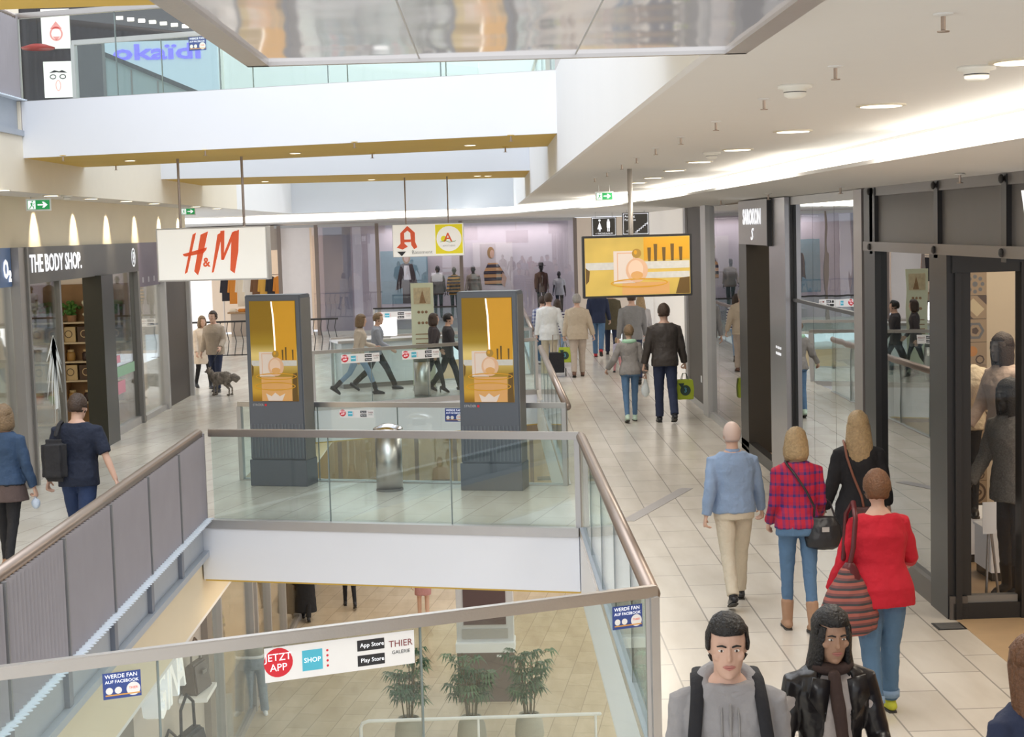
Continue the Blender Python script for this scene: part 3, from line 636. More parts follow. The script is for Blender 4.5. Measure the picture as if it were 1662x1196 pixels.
# ------------------------------------------------------------------ shops on the left
CREAMW = mat('shop cream interior', (0.86, 0.76, 0.62), 0.7, emis=0.12)
def LS(name, y0, label): return root(name, (SX, y0, 0), PI / 2, label, 'shop front')
t = LS('shop_front', 18.5, 'phone shop front with blue fascia at the edge of the view')
MB().b2((0, 0, 2.80), (3.5, .25, 3.33)).build('fascia', mat('phone shop blue', (0.06, 0.14, 0.32), 0.3, emis=.1), t)
text('O₂', .34, TXTW, t, loc=(3.28, -.01, 3.03), sx=.8, bold=.012)
MB().b2((0, .02, .12), (3.5, .03, 2.8)).build('glass_pane', GLS, t); MB().b2((0, 0, 0), (3.5, .08, .12)).build('base_plinth', ALU, t)
t = LS('column', 22.02, 'grey metal clad column between phone shop and body care shop'); t['category'] = 'column'
MB().b2((0, -.10, 0), (.36, .12, 3.33)).build('cladding', mat('column cladding', (0.36, 0.34, 0.33), 0.35, 0.6), t)
MB().b2((.30, -.13, 0), (.38, -.09, 3.33)).build('edge_strip', DGREY2, t)
t = LS('shop_front', 22.4, 'body care shop front with dark fascia and white lettering')
MB().b2((0, -.06, 2.81), (7.3, .22, 3.33)).build('fascia', mat('charcoal fascia', (0.085, 0.08, 0.075), 0.4), t)
text('THE BODY SHOP.', .36, TXTW, t, loc=(.25, -.07, 3.08), align='LEFT', sx=1.02, bold=.004)
ringflat(t, 'round_logo', 6.9, 3.07, .16, .17, .03, -.064, TXTW); text('♀', .2, TXTW, t, loc=(6.9, -.068, 3.06))
MB().b2((0, .02, .12), (1.95, .03, 2.81)).build('glass_pane', GLS, t); MB().b2((4.9, .02, .12), (7.2, .03, 2.81)).build('glass_pane', GLS, t)
MB().b2((0, -.02, 0), (1.95, .1, .14)).build('base_plinth', ALU, t); MB().b2((4.9, -.02, 0), (7.3, .1, .14)).build('base_plinth', ALU, t)
MB().b2((1.93, -.02, 0), (2.02, .1, 2.81)).build('door_jamb', DGREY2, t)
MB().b2((3.98, -.16, 0), (4.80, .15, 2.82)).build('portal_pier', mat('portal black', (0.015, 0.018, 0.014), 0.3), t)
MB().b2((7.2, -.06, 0), (7.34, .1, 2.81)).build('frame_post', DGREY2, t)
m = MB()   # white palm cut-out stuck on the pane
m.prismy([(1.50, .9), (1.62, .9), (1.66, 1.9), (1.52, 1.9)], .010, .014)
for i in range(13):
    a = R(200 + i * 11 + (i % 2) * 4) + PI * 0; L_ = .75 + .16 * (i % 3)
    cx_, cz_ = 1.55, 1.95
    m.prismy([(cx_ + .04 * math.cos(a + 1.57), cz_ + .06 * math.sin(a + 1.57)), (cx_ + L_ * .6 * math.cos(a), cz_ + L_ * math.sin(a) * 1.2), (cx_ - .04 * math.cos(a + 1.57), cz_ - .06 * math.sin(a + 1.57))], .010, .014)
m.build('palm_sticker', mat('white film', (0.85, 0.9, 0.92), 0.5), t)
m = MB(); m.b2((5.1, .010, 1.0), (6.9, .014, 1.18)).build('green_sticker', mat('mint film', (0.35, 0.6, 0.42), 0.5), t)
m = MB(); m.b2((5.1, .010, .7), (6.1, .014, .92)).b2((5.0, .010, 1.25), (5.8, .014, 1.38)).build('pink_sticker', mat('pink film', (0.8, 0.35, 0.45), 0.5), t)
# inside: partition, shelves and products
tag(MB().b2((-9.45, 29.8, 0), (SX - .12, 29.9, 3.3)).build('wall_partition', CREAMW), kind='structure')
tag(MB().b2((-9.5, 8, 0), (-9.45, 35, 3.3)).build('wall_shopback', CREAMW), kind='structure')
tag(MB().b2((-9.45, 8, 3.3), (SX - .27, 35, 3.33)).build('ceiling', CEIL), kind='structure')
tag(MB().b2((-9.45, 22.1, 0), (SX - .12, 22.18, 3.3)).build('wall_partition', CREAMW), kind='structure')
t = root('display_shelf', (-9.0, 29.35, 0), 0, 'tall wooden shelf wall inside the body care shop', 'shelf')
MB().b2((0, .36, 0), (2.35, .4, 2.6)).build('back_panel', WOOD, t)
m = MB()
for z in (.05, .45, .85, 1.2, 1.55, 1.92): m.b2((0, 0, z - .03), (2.35, .38, z))
m.build('shelf_board', mat('pale shelf edge', (0.75, 0.62, 0.42), 0.5), t)
m = MB()
for x in (0, 1.17, 2.31): m.b2((x, 0, 0), (x + .04, .38, 1.92))
m.build('upright', WOOD, t)
LEAF = mat('leaf green', (0.10, 0.26, 0.05), 0.5, var=0.5, nscale=12)
fl = mat('white blossom', (0.85, 0.85, 0.7), 0.6)
for k in range(6):
    pl = root('potted_herb', (-8.8 + k * .38, 29.5, 1.92), 0, ['leafy green plant on the top shelf of the body care shop', 'white flowering plant on the top shelf of the body care shop'][k in (1, 4)], 'plant', ['green herbs on the top shelf', 'white flowers on the top shelf'][k in (1, 4)])
    MB().lathe([(.07, 0), (.09, .12)], n=14).build('pot', mat('terracotta', (0.45, 0.25, 0.14), 0.7), pl)
    m = MB()
    for j in range(40):
        a = random.uniform(0, 2 * PI); r_ = random.uniform(0, .19); z = random.uniform(.12, .36)
        m.ell((r_ * math.cos(a), r_ * math.sin(a) * .8, z), (.05, .03, .035), n=6, rot=Matrix.Rotation(a, 3, 'Z'))
    m.build('foliage', fl if k in (1, 4) else LEAF, pl)
PC = [mat('cream carton', (0.72, 0.55, 0.30), 0.5), mat('brown carton', (0.10, 0.06, 0.04), 0.5), mat('amber jar', (0.5, 0.28, 0.08), 0.3), mat('dark jar', (0.05, 0.03, 0.03), 0.3)]
NM = ['cream gift carton with a round mark', 'dark brown gift carton with a round mark', 'amber jar', 'dark glass jar']
for zi, z in enumerate((.45, .85, 1.2, 1.55)):
    for k in range(8):
        kd = (k % 2) if zi % 2 == 1 else 2 + (k % 2)
        kd = (k % 2) if zi in (1, 3) else kd
        pr = root('gift_carton' if kd < 2 else 'cosmetic_jar', (-8.85 + k * .285, 29.50, z), 0, NM[kd] + ' on the body care shop shelves', 'carton' if kd < 2 else 'jar', NM[kd] + 's on the shelves')
        if kd < 2:
            MB().box((0, 0, .14), (.25, .2, .28)).bevel(.008).build('carton_body', PC[kd], pr)
            ringflat(pr, 'round_mark', 0, .15, .07, .07, .014, -.102, PC[1 - kd])
        else:
            MB().lathe([(.07, 0), (.08, .03), (.08, .14), (.055, .17)], n=14).build('jar_body', PC[kd], pr, True); MB().lathe([(.06, .17), (.06, .21)], n=14).build('lid', PC[0], pr)
t = root('display_table', (-8.0, 27.3, 0), 0, 'orange wooden display table inside the body care shop door', 'table')
MB().box((0, 0, .62), (1.6, .9, .06)).bevel(.01).build('tabletop', WOOD, t)
for x in (-.7, .7):
    for y in (-.38, .38): MB().box((x, y, .295), (.07, .07, .59)).build('leg', WOOD, t)
for k in range(5):
    b = root('soap_basket', (-8.6 + k * .3, 27.2, .65), 0, 'coloured basket of soap on the wooden display table', 'basket', 'baskets on the display table')
    MB().lathe([(.09, 0), (.12, .14), (.10, .14)], n=16).build('basket_body', mat('basket%d' % (k % 3), [(0.7, 0.25, 0.1), (0.2, 0.4, 0.1), (0.7, 0.5, 0.2)][k % 3], 0.6), b, True)
    MB().ell((0, 0, .14), (.09, .09, .05), 10).build('soaps', PC[0], b)
# warm lit shop after it
t = LS('shop_front', 29.95, 'narrow warm lit shop front beyond the body care shop')
MB().b2((0, 0, 2.50), (2.1, .2, 3.33)).build('fascia', mat('mauve fascia', (0.16, 0.13, 0.19), 0.4), t)
m = MB()
for x in (.3, .8, 1.3): m.b2((x, -.004, 2.58), (x + .12, 0, 2.68))
m.build('sign_icons', mat('dim white', (0.5, 0.48, 0.55), 0.5), t)
MB().b2((0, .02, .1), (2.0, .03, 2.5)).build('glass_pane', GLS, t); MB().b2((0, -.03, 0), (2.0, .08, .1)).build('base_plinth', ALU, t); MB().b2((1.95, -.08, 0), (2.1, .08, 3.33)).build('frame_post', ALU, t)
MB().b2((0, .35, .1), (2.0, .38, 2.5)).build('lit_backdrop', mat('warm lit backdrop', (1.0, 0.82, 0.66), 0.6, emis=0.5), t)
t = LS('brown_panel', 32.1, 'dark brown tiled wall panel between two steel posts past the shops'); t['category'] = 'wall panel'
MB().b2((0, 0, 0), (2.45, .1, 3.33)).build('panel', BROWNP, t); MB().b2((-.04, -.04, 0), (.06, .02, 3.33)).build('post', ALU, t); MB().b2((2.42, -.08, 0), (2.58, .1, 3.33)).build('post', ALU, t)

# ------------------------------------------------------------------ fashion store front across the end
LIL = mat('lilac store backdrop', (0.56, 0.51, 0.55), 0.35, var=0.05, emis=0.10)  # backdrop glows faintly by itself, in place of window lighting
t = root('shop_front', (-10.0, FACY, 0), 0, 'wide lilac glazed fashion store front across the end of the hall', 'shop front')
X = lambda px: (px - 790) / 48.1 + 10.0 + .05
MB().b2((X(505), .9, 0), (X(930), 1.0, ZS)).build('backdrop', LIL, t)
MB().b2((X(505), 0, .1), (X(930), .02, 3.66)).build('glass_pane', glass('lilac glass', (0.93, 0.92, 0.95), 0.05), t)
for px in (452, 512, 610, 745, 930): MB().b2((X(px) - .06, -.05, 0), (X(px) + .06, .06, 3.7)).build('mullion', mat('bronze mullion', (0.30, 0.24, 0.21), 0.4, 0.4), t)
MB().b2((X(505), -.03, 0), (X(930), .05, .12)).b2((X(445), -.03, 3.62), (X(930), .05, ZS)).build('frame_rail', ALU, t)
MB().b2((X(453), .25, 0), (X(500), .3, 3.7)).build('lit_panel', mat('pale lit panel', (0.8, 0.74, 0.72), 0.5, emis=0.2), t)
MB().b2((X(520), .55, 0), (X(565), .6, 3.6)).build('blue_grey_panel', mat('blue grey panel', (0.42, 0.43, 0.50), 0.3), t)
MB().b2((X(568), .5, 0), (X(582), .55, 3.6)).build('white_strip_panel', mat('pale strip', (0.8, 0.78, 0.82), 0.4, emis=0.1), t)
MB().b2((X(300), .3, 0), (X(338), .4, 3.7)).build('white_side_panel', mat('bright side panel', (0.95, 0.9, 0.86), 0.5, emis=0.5), t)
m = MB(); m.b2((X(300), 0, 2.9), (X(450), 1.6, ZS)); m.build('entrance_bulkhead', mat('warm bulkhead', (0.5, 0.42, 0.36), 0.6), t)
m = MB(); m.b2((X(640), .2, 0), (X(930), .85, .42)); m.build('display_plinth', mat('plinth pale', (0.6, 0.57, 0.6), 0.5), t)
def poster(name, label, x0, z0, x1, z1, y, bg, parts):
    p = root(name, (x0, y, z0), 0, label, 'poster'); MB().b2((0, 0, 0), (x1 - x0, .03, z1 - z0)).build('print', bg, p)
    for i, (nm, pts, m) in enumerate(parts): flat(p, nm, [(a * (x1 - x0), b * (z1 - z0)) for a, b in pts], -.004 - .002 * i, m)
    return p
SKN = mat('printed skin', (0.75, 0.50, 0.38), 0.5); HB = mat('printed blond hair', (0.45, 0.28, 0.12), 0.5); CLB = mat('printed dark jacket', (0.10, 0.08, 0.08), 0.6, var=.4, nscale=30)
STR = coordramp('printed orange stripes', 2, [(0, (0.05, 0.04, 0.06)), (.5, (0.75, 0.42, 0.18)), (1, (0.75, 0.42, 0.18))], scale=4.5, repeat=True)
poster('fashion_poster', 'blue boarded poster of a woman in an open patterned jacket', -3.65, .95, -2.05, 2.75, FACY + .75, mat('teal boards', (0.22, 0.36, 0.42), 0.6, var=.15, emis=.1),
       [('jacket', [(.30, .25), (.42, .74), (.55, .78), (.68, .74), (.80, .28), (.66, .22), (.62, .3), (.45, .3)], CLB), ('top', [(.48, .45), (.50, .72), (.60, .72), (.64, .45)], PAPER), ('skirt', [(.45, .0), (.45, .42), (.66, .42), (.68, .0)], CLB),
        ('hair', ell_pts(.55, .87, .085, .12, 16), HB), ('face', ell_pts(.55, .86, .05, .075, 16), SKN)])
poster('fashion_poster', 'pale poster of a smiling woman in an orange striped shirt', -.50, 1.2, .85, 2.95, FACY + .75, mat('pale lilac print', (0.66, 0.61, 0.62), 0.6, emis=.1),
       [('shirt', [(.28, .18), (.26, .42), (.38, .60), (.62, .60), (.78, .40), (.74, .16)], STR), ('arm', [(.74, .42), (.84, .30), (.78, .12), (.70, .2)], SKN), ('hair', ell_pts(.455, .80, .09, .115, 16), HB), ('face', ell_pts(.485, .775, .055, .08, 16), SKN)])
GC = [('cream', (0.8, 0.7, 0.55)), ('orange', (0.65, 0.25, 0.04)), ('black', (0.03, 0.03, 0.04)), ('mustard', (0.75, 0.42, 0.08)), ('brown', (0.2, 0.1, 0.05)), ('white', (0.85, 0.8, 0.72))]
t = root('clothes_rail', (-9.2, FACY + 1.5, 0), 0, 'steel clothes rail inside the fashion store entrance', 'clothes rail')
MB().tube([(0, 0, 2.05), (2.4, 0, 2.05)], .02, n=8).build('rail', STEEL, t)
for x in (.05, 2.35): MB().tube([(x, 0, 0), (x, 0, 2.05)], .02, n=8).build('leg', STEEL, t)
for k in range(9):
    cn, cc = GC[(k * 5 + 2) % 6]
    g = root('hanging_garment', (-9.05 + k * .26, FACY + 1.45, 2.03), R(15), cn + ' garment hanging on the rail in the store entrance', 'garment', cn + ' garments on the clothes rail')
    m = MB(); m.prismy([(-.04, -.04), (.04, -.04), (.17, -.10), (.22, -.55), (.15, -.56), (.13, -.2), (.15, -.85 - .1 * (k % 3)), (-.15, -.85 - .1 * (k % 3)), (-.13, -.2), (-.15, -.56), (-.22, -.55), (-.17, -.10)], -.05, .05)
    m.build('cloth', mat('garment ' + cn, cc, 0.8, emis=0.08), g); MB().tube([(0, 0, -.05), (0, 0, .0), (.02, 0, .03), (.0, 0, .05)], .006, n=6).build('hanger', STEEL, g)
t = root('display_table', (-8.0, FACY + .9, 0), 0, 'low cloth covered table in the fashion store entrance', 'table')
MB().box((0, 0, .8), (1.8, .6, .05)).build('tabletop', WOOD, t); MB().box((0, 0, .39), (1.6, .5, .77)).build('body', mat('table body', (0.5, 0.4, 0.32), 0.7), t)
for k in range(6):
    b = MB().box((0, 0, .05), (.26, .3, .10)).bevel(.03).build('folded_sweater', mat('garment ' + GC[k][0], GC[k][1], 0.8)); b.location = (-8.75 + k * .3, FACY + .9, .825)
    tag(b, GC[k][0] + ' folded sweater on the store entrance table', 'sweater')
# iron balustrade before the store entrance
t = root('iron_balustrade', (-9.4, 44.5, 0), 0, 'dark iron balustrade with looped bars at the far end of the walkway', 'balustrade')
MB().b2((0, -.02, 1.02), (5.2, .02, 1.07)).b2((0, -.015, .1), (5.2, .015, .13)).build('rail', BLACK, t)
for k in range(26):
    MB().tube([(.1 + k * .2, 0, .1), (.16 + k * .2, 0, .5), (.1 + k * .2, 0, .8), (.14 + k * .2, 0, 1.04)], .012, n=6).build('baluster', BLACK, t)
# counter on second bridge
t = root('information_counter', (-3.25, 35.0, 0), R(19), 'white information counter with steel top on the second bridge', 'counter')
MB().b2((0, 0, .1), (2.3, .6, 1.0)).build('body', mat('counter pale blue', (0.70, 0.78, 0.82), 0.4), t); MB().b2((-.1, -.1, 1.0), (2.4, .7, 1.06)).bevel(.01).build('worktop', STEEL, t); MB().b2((.02, .03, 0), (2.28, .57, .1)).build('toe_plinth', DGREY2, t)
t = root('white_display', (-2.55, 35.45, 1.06), R(8), 'bright white square display standing on the counter', 'screen')
MB().b2((0, 0, .05), (.50, .05, .45)).build('panel', mat('bright display', (1, 1, 1), 0.4, emis=1.6), t); MB().b2((.15, -.03, 0), (.35, .09, .05)).build('stand', ALU, t)
BAN = mat('sage banner', (0.62, 0.66, 0.50), 0.6, emis=.1)
t = root('banner_stand', (-1.66, 34.15, 0), 0, 'tall pale green banner with small sepia pictures on the second bridge', 'banner')
MB().b2((0, 0, .08), (.48, .015, 2.30)).build('banner_sheet', BAN, t); MB().b2((-.02, -.06, 0), (.50, .08, .08)).build('base', ALU, t)
SEP = mat('sepia print', (0.35, 0.22, 0.12), 0.6, var=.5, nscale=25)
m = MB(); m.b2((.06, -.005, 1.85), (.42, -.001, 2.2)); m.build('printed_picture', mat('pale sepia', (0.66, 0.58, 0.40), 0.6, var=.3, nscale=14), t)
flat(t, 'printed_figure', [(.18, 1.87), (.32, 1.87), (.28, 2.02), (.25, 2.15), (.21, 2.02)], -.008, SEP)
m = MB()
for z in (1.68, 1.45):
    for x in (.16, .24, .32): m.disc((x, -.004, z), .03)
for z in (1.2, 1.1, 1.0, .9): m.b2((.08, -.004, z), (.40, -.001, z + .02))
m.build('printed_details', SEP, t)

# ------------------------------------------------------------------ shops on the right
def RS(name, y0, label, cat='shop front'): return root(name, (RX, y0, 0), -PI / 2, label, cat)
t = RS('brown_panel', 31.2, 'tall dark brown wall panel beside the man in the dark jacket', 'wall panel')
MB().b2((0, -.02, .12), (2.6, .08, ZS)).build('panel', BROWNP, t); MB().b2((-.0, -.06, 0), (.35, .02, ZS)).build('post', ALU, t); MB().b2((0, -.03, 0), (2.6, .08, .12)).build('base_plinth', ALU, t)
MB().b2((2.0, -.025, .5), (2.12, -.02, .62)).build('socket', PAPER, t)
t = RS('shop_front', 28.4, 'glazed shop front with boxed grey sign and narrow open door')
MB().b2((-.1, -.08, 0), (.55, .06, ZS)).build('frame_post', ALU, t)
MB().b2((.5, .0, .1), (4.35, .02, 3.68)).build('glass_pane', GLR, t); MB().b2((.5, -.05, 0), (4.35, .06, .10)).build('base_plinth', ALU, t)
MB().b2((4.35, -.10, 0), (5.05, .30, 3.1)).build('door_jamb', mat('jamb dark', (0.045, 0.04, 0.035), 0.4), t)
MB().b2((4.35, -.10, 0), (7.0, .02, .16)).build('threshold', BLACK, t)
s = MB().b2((4.75, -.16, 3.08), (7.15, .10, 3.70)).build('sign_box', mat('sign box grey', (0.28, 0.26, 0.26), 0.35, 0.3), t)
MB().b2((7.15, -.165, 3.07), (7.19, .12, 3.70)).build('sign_end', BLACK, s)
text('SAROKON', .30, TXTW, s, loc=(5.95, -.166, 3.46), sx=1.05, bold=.006); text('S', .24, TXTW, s, loc=(5.95, -.166, 3.22), sx=1.6, shear=.4)
t = RS('steel_pillar', 21.45, 'brushed steel pillar with small lettering beside the open door', 'pillar')
MB().b2((0, -.10, 0), (1.15, .15, 3.7)).build('cladding', mat('brushed pillar', (0.42, 0.40, 0.41), 0.28, 0.85, bump=.04), t)
text('MO – SA  10 – 20', .05, TXTW, t, loc=(.62, -.104, 1.75), ext=.001); text('UHR  GEÖFFNET', .05, TXTW, t, loc=(.62, -.104, 1.67), ext=.001)
t = RS('mirrored_window', 20.3, 'large mirror like shop window in three vertical sheets', 'shop window')
for k in range(3): MB().b2((.05 + k * 1.2, 0, .12), (.05 + (k + 1) * 1.2 - .012, .02, 3.62)).build('glass_pane', GLM, t)
MB().b2((0, .2, 0), (3.7, .22, 3.7)).build('backing', mat('dim backing', (0.30, 0.30, 0.31), 0.6), t)
MB().b2((0, -.02, 2.38), (3.65, .0, 2.42)).build('transom', BLACK, t); MB().b2((0, -.03, 0), (3.7, .05, .12)).b2((0, -.03, 3.60), (3.7, .05, 3.70)).build('frame_rail', ALU, t)
MB().b2((-.03, -.04, 0), (.03, .03, 3.7)).build('frame_edge', BLACK, t)
t = RS('steel_pillar', 16.62, 'slim grey metal post beside the dark clothing shop', 'pillar')
MB().b2((0, -.07, 0), (.36, .08, 3.7)).build('cladding', mat('slim post', (0.35, 0.32, 0.31), 0.35, 0.7), t)
t = RS('shop_front', 16.2, 'near dark framed clothing shop front with big anthracite fascia panels')
MB().b2((0, -.06, 0), (.45, .12, 3.7)).build('portal_pier', BLACK, t)
MB().b2((.45, .0, .2), (2.45, .02, 3.1)).build('glass_pane', GLR, t); MB().b2((.42, -.05, 0), (2.95, .1, .2)).build('base_plinth', mat('dark plinth', (0.13, 0.115, 0.105), 0.4, 0.3), t)
MB().b2((2.40, -.06, 0), (2.92, .14, 3.1)).build('portal_pier', BLACK, t)
for a, b in ((.35, 2.55), (2.65, 4.35), (4.45, 6.2), (6.3, 8.2)): MB().b2((a, -.02, 3.16), (b, .1, 3.62)).build('fascia_panel', FASD, t)
for x in (.30, 2.6, 4.4, 6.25): MB().b2((x - .06, -.06, 3.05), (x + .06, .1, 3.70)).build('fascia_post', BLACK, t)
m = MB(); m.b2((0, -.07, 3.08), (8.2, .1, 3.17)).b2((0, -.05, 3.62), (8.2, .1, 3.71)); m.build('fascia_rail', mat('fascia rail', (0.17, 0.155, 0.15), 0.35, 0.4), t)
for x in (.30, 2.6, 4.4, 6.25):
    for z in (3.12, 3.665): MB().ell((x, -.08, z), (.035, .02, .035), 10).build('bolt_head', BLACK, t)
text('V', .42, TXTW, t, loc=(4.85, -.03, 3.40), bold=.01)
# return window of that shop, facing along the corridor
t = root('return_window', (RX - .02, 13.25, 0), 0, 'black framed display window turned to face along the corridor', 'shop window')
MB().b2((0, 0, 0), (.68, .12, .14)).build('base_plinth', BLACK, t); MB().b2((.04, .05, .14), (.59, .06, 2.95)).build('glass_pane', glass('display glass', (0.95, 0.95, 0.95), 0.01, add=.10), t)
MB().b2((0.02, -.012, 0.0), (.07, .11, 2.93)).build('frame_post', BLACK, t); MB().b2((.57, -.02, 0), (.70, .14, 3.08)).build('frame_post', BLACK, t); MB().b2((0, 0, 2.93), (.6, .12, 3.08)).build('lintel', BLACK, t); MB().b2((0.02, .02, .14), (.55, .1, .2)).build('sill', DGREY2, t)
tag(MB().b2((4.5, 17.1, 0), (5.33, 17.2, ZS)).build('wall_display', FASD), kind='structure')
tag(MB().b2((5.33, 17.08, 0), (9.9, 17.2, ZS)).build('wall_display', mat('display cream wall', (0.55, 0.47, 0.36), 0.7)), kind='structure')
tag(MB().b2((RX, 20.6, 0), (9.9, 20.7, ZS)).build('wall_partition', CREAMW), kind='structure')
tag(MB().b2((RX + .1, 26.6, 0), (9.9, 26.7, ZS)).build('wall_partition', mat('beige shop wall', (0.62, 0.50, 0.34), 0.7)), kind='structure')
# patterned cement tiles, one column of them
TB = mat('tile base', (0.30, 0.22, 0.14), 0.6, var=.1); TD = mat('tile brown', (0.07, 0.04, 0.025), 0.6); TG = mat('tile grey', (0.13, 0.13, 0.14), 0.6); TO = mat('tile orange', (0.45, 0.2, 0.05), 0.6); TW = mat('tile ivory', (0.50, 0.42, 0.28), 0.6)
t = root('tile_column', (4.75, 17.06, .3), 0, 'column of patterned brown and orange cement tiles in the display', 'wall tiles')
for col in range(2):
    x0 = .08 + col * .25
    for r_ in range(13):
        z0 = r_ * .25; cxx, czz = x0 + .12, z0 + .12
        b = MB().b2((x0, 0, z0), (x0 + .245, .02, z0 + .245)).build('cement_tile', TB, t); k = (r_ + col * 3) % 5
        if k == 0:
            ringflat(b, 'ring_pattern', cxx, czz, .10, .10, .03, -.002, TG, 6); flat(b, 'centre_pattern', ell_pts(cxx, czz, .04, .04, 5), -.003, TD)
        elif k == 1: flat(b, 'diamond_pattern', [(cxx - .10, czz + .02), (cxx - .02, czz + .10), (cxx + .10, czz - .02), (cxx + .02, czz - .10)], -.002, TW); flat(b, 'corner_pattern', [(x0, z0), (x0 + .1, z0), (x0, z0 + .1)], -.002, TD); flat(b, 'corner_pattern', [(x0 + .245, z0 + .245), (x0 + .145, z0 + .245), (x0 + .245, z0 + .145)], -.002, TD)
        elif k == 2:
            m = MB()
            for q in range(8): m.disc((cxx + .08 * math.cos(q * PI / 4), -.002, czz + .08 * math.sin(q * PI / 4)), .022, 8)
            m.disc((cxx, -.002, czz), .03, 8); m.build('rosette_pattern', TG, b)
        elif k == 3:
            ringflat(b, 'arc_pattern', cxx, czz, .115, .115, .025, -.002, TD, 24); ringflat(b, 'petal_pattern', cxx, czz, .07, .04, .02, -.003, TD, 16)
        else: flat(b, 'orange_pattern', ell_pts(cxx - .03, czz + .03, .055, .055, 16), -.002, TO); ringflat(b, 'star_pattern', cxx + .05, czz - .06, .05, .05, .015, -.003, TD, 8)
def plinth(x, y, w, d, h, label):
    t = root('display_plinth', (x, y, 0.004), 0, label, 'plinth'); MB().box((0, 0, h / 2 + .04), (w, d, h - .08)).bevel(.006).build('body', PAPER, t); MB().box((0, 0, .04), (w * .94, d * .94, .08)).build('toe_kick', BLACK, t); MB().box((0, 0, h + .008), (w + .02, d + .02, .02)).build('top_board', PAPER, t)
plinth(4.80, 15.8, .9, .7, .42, 'long low white display plinth at the foot of the patterned tiles')
plinth(4.84, 14.85, .50, .50, .46, 'square white plinth under the mannequin with the brown bob wig')
t = root('price_easel', (4.28, 13.75, 0.004), 0, 'slim metal easel with a small paper sign in the display window', 'easel')
MB().tube([(0, 0, 0), (.06, .1, .78)], .012, n=6).build('leg', STEEL, t); MB().tube([(.12, 0, 0), (.06, .1, .78)], .012, n=6).build('leg', STEEL, t); MB().b2((-.02, .02, .62), (.10, .03, .90)).build('paper_sign', PAPER, t); MB().b2((-.02, -.02, 0), (.3, .02, .012)).build('foot', STEEL, t)
# shirt shop interior
t = text('S', 1.35, mat('carved wood letter', (0.22, 0.14, 0.09), 0.6, var=.4, nscale=6), None, name='wall_letter', loc=(4.72, 26.56, 2.30), ext=.03, bold=.02); tag(t, 'big dark wooden letter mounted on the beige shop wall', 'letter')
for k, (x, z, w, h) in enumerate([(4.78, 1.55, .42, .32), (4.50, 1.48, .15, .26), (4.83, 1.12, .26, .30)]):
    f = root('picture_frame', (x, 26.56, z), 0, ['wide black picture frame under the wooden letter', 'small black picture frame by the door jamb', 'black picture frame behind the bald mannequin'][k], 'picture frame')
    MB().b2((-w / 2, 0, -h / 2), (w / 2, .03, h / 2)).build('frame', BLACK, f); MB().b2((-w / 2 + .03, -.004, -h / 2 + .03), (w / 2 - .03, 0, h / 2 - .03)).build('picture', PAPER, f)
plinth(4.55, 22.6, .5, .5, .38, 'small cream plinth inside the narrow open door')
plinth(4.50, 24.05, .95, 1.3, .32, 'low plinth carrying the two bald mannequins')
t = root('floor_grille', (3.75, 13.05, 0), 0, 'small dark floor grille at the corner of the display window', 'grille'); MB().b2((-.12, -.12, 0), (.12, .1, .006)).build('frame', BLACK, t)
m = MB()
for k in range(6): m.b2((-.10, -.10 + k * .033, .006), (.10, -.085 + k * .033, .009))
m.build('slats', DGREY2, t)

# ------------------------------------------------------------------ upper floor shops seen over the bridge
t = root('shop_front', (-9.6, 40, ZU), 0, 'upper floor children clothes shop with blue illuminated lettering', 'shop front')
PB = mat('pale blue fascia', (0.50, 0.62, 0.70), 0.5)
MB().b2((0, 0, 1.75), (3.1, .2, 3.35)).build('fascia', PB, t); MB().b2((2.5, 0, 0), (3.1, .2, 1.75)).build('side_panel', PB, t)
MB().b2((.1, .1, 0), (2.5, .12, 1.75)).build('glass_pane', GLU, t); MB().b2((0, 1.5, 0), (3.0, 1.6, 3.2)).build('interior', mat('pale shop interior', (0.72, 0.74, 0.66), 0.6), t)
text('okaïdi', .52, mat('blue neon', (0.12, 0.10, 0.85), 0.4, emis=0.9), t, loc=(1.64, -.02, 2.80), sx=1.75, bold=.012)
t = root('shop_front', (-8.9, 30, ZU), 0, 'dark upper floor shop front with two tall light posters', 'shop front')
MB().b2((0, .05, 0), (1.9, .3, 3.6)).build('dark_wall', mat('dark shop wall', (0.045, 0.04, 0.045), 0.5), t); MB().b2((-.1, 0, 0), (.42, .04, 3.4)).build('cream_panel', CREAM2, t)
MB().b2((1.9, .05, 1.9), (5.0, .25, 3.6)).build('dark_bulkhead', mat('dark shop wall', (0.045, 0.04, 0.045), 0.5), t)
m = MB()
for k in range(8): m.b2((2.2 + k * .2, .03, 2.28 - k * .03), (2.32 + k * .2, .05, 2.34 - k * .03))
m.build('lit_slot', LIT, t)
LP = mat('light poster', (0.88, 0.88, 0.82), 0.5, emis=.35); PK = mat('coral print', (0.85, 0.35, 0.32), 0.5, emis=.2)
p = root('light_poster', (-8.08, 30.018, 6.93), 0, 'upper white poster with a red drop shaped drawing', 'poster'); MB().b2((0, 0, 0), (.52, .03, .72)).build('print', LP, p)
ringflat(p, 'drop_drawing', .27, .27, .12, .13, .03, -.004, PK); flat(p, 'drop_tip', [(.16, .36), (.38, .36), (.27, .50)], -.004, PK); flat(p, 'smile', [(.2, .22), (.34, .22), (.27, .15)], -.004, PK)
p = root('light_poster', (-8.08, 30.018, 6.04), 0, 'lower white poster with a face drawing wearing dark glasses', 'poster'); MB().b2((0, 0, 0), (.52, .03, .66)).build('print', LP, p)
ringflat(p, 'left_lens', .17, .38, .06, .045, .015, -.004, INK, 16); ringflat(p, 'right_lens', .35, .38, .06, .045, .015, -.004, INK, 16); flat(p, 'drawn_hair', [(.10, .45), (.2, .50), (.26, .46), (.34, .5), (.44, .45), (.3, .47)], -.004, INK); ringflat(p, 'drawn_nose', .26, .22, .05, .1, .012, -.004, PK, 12)
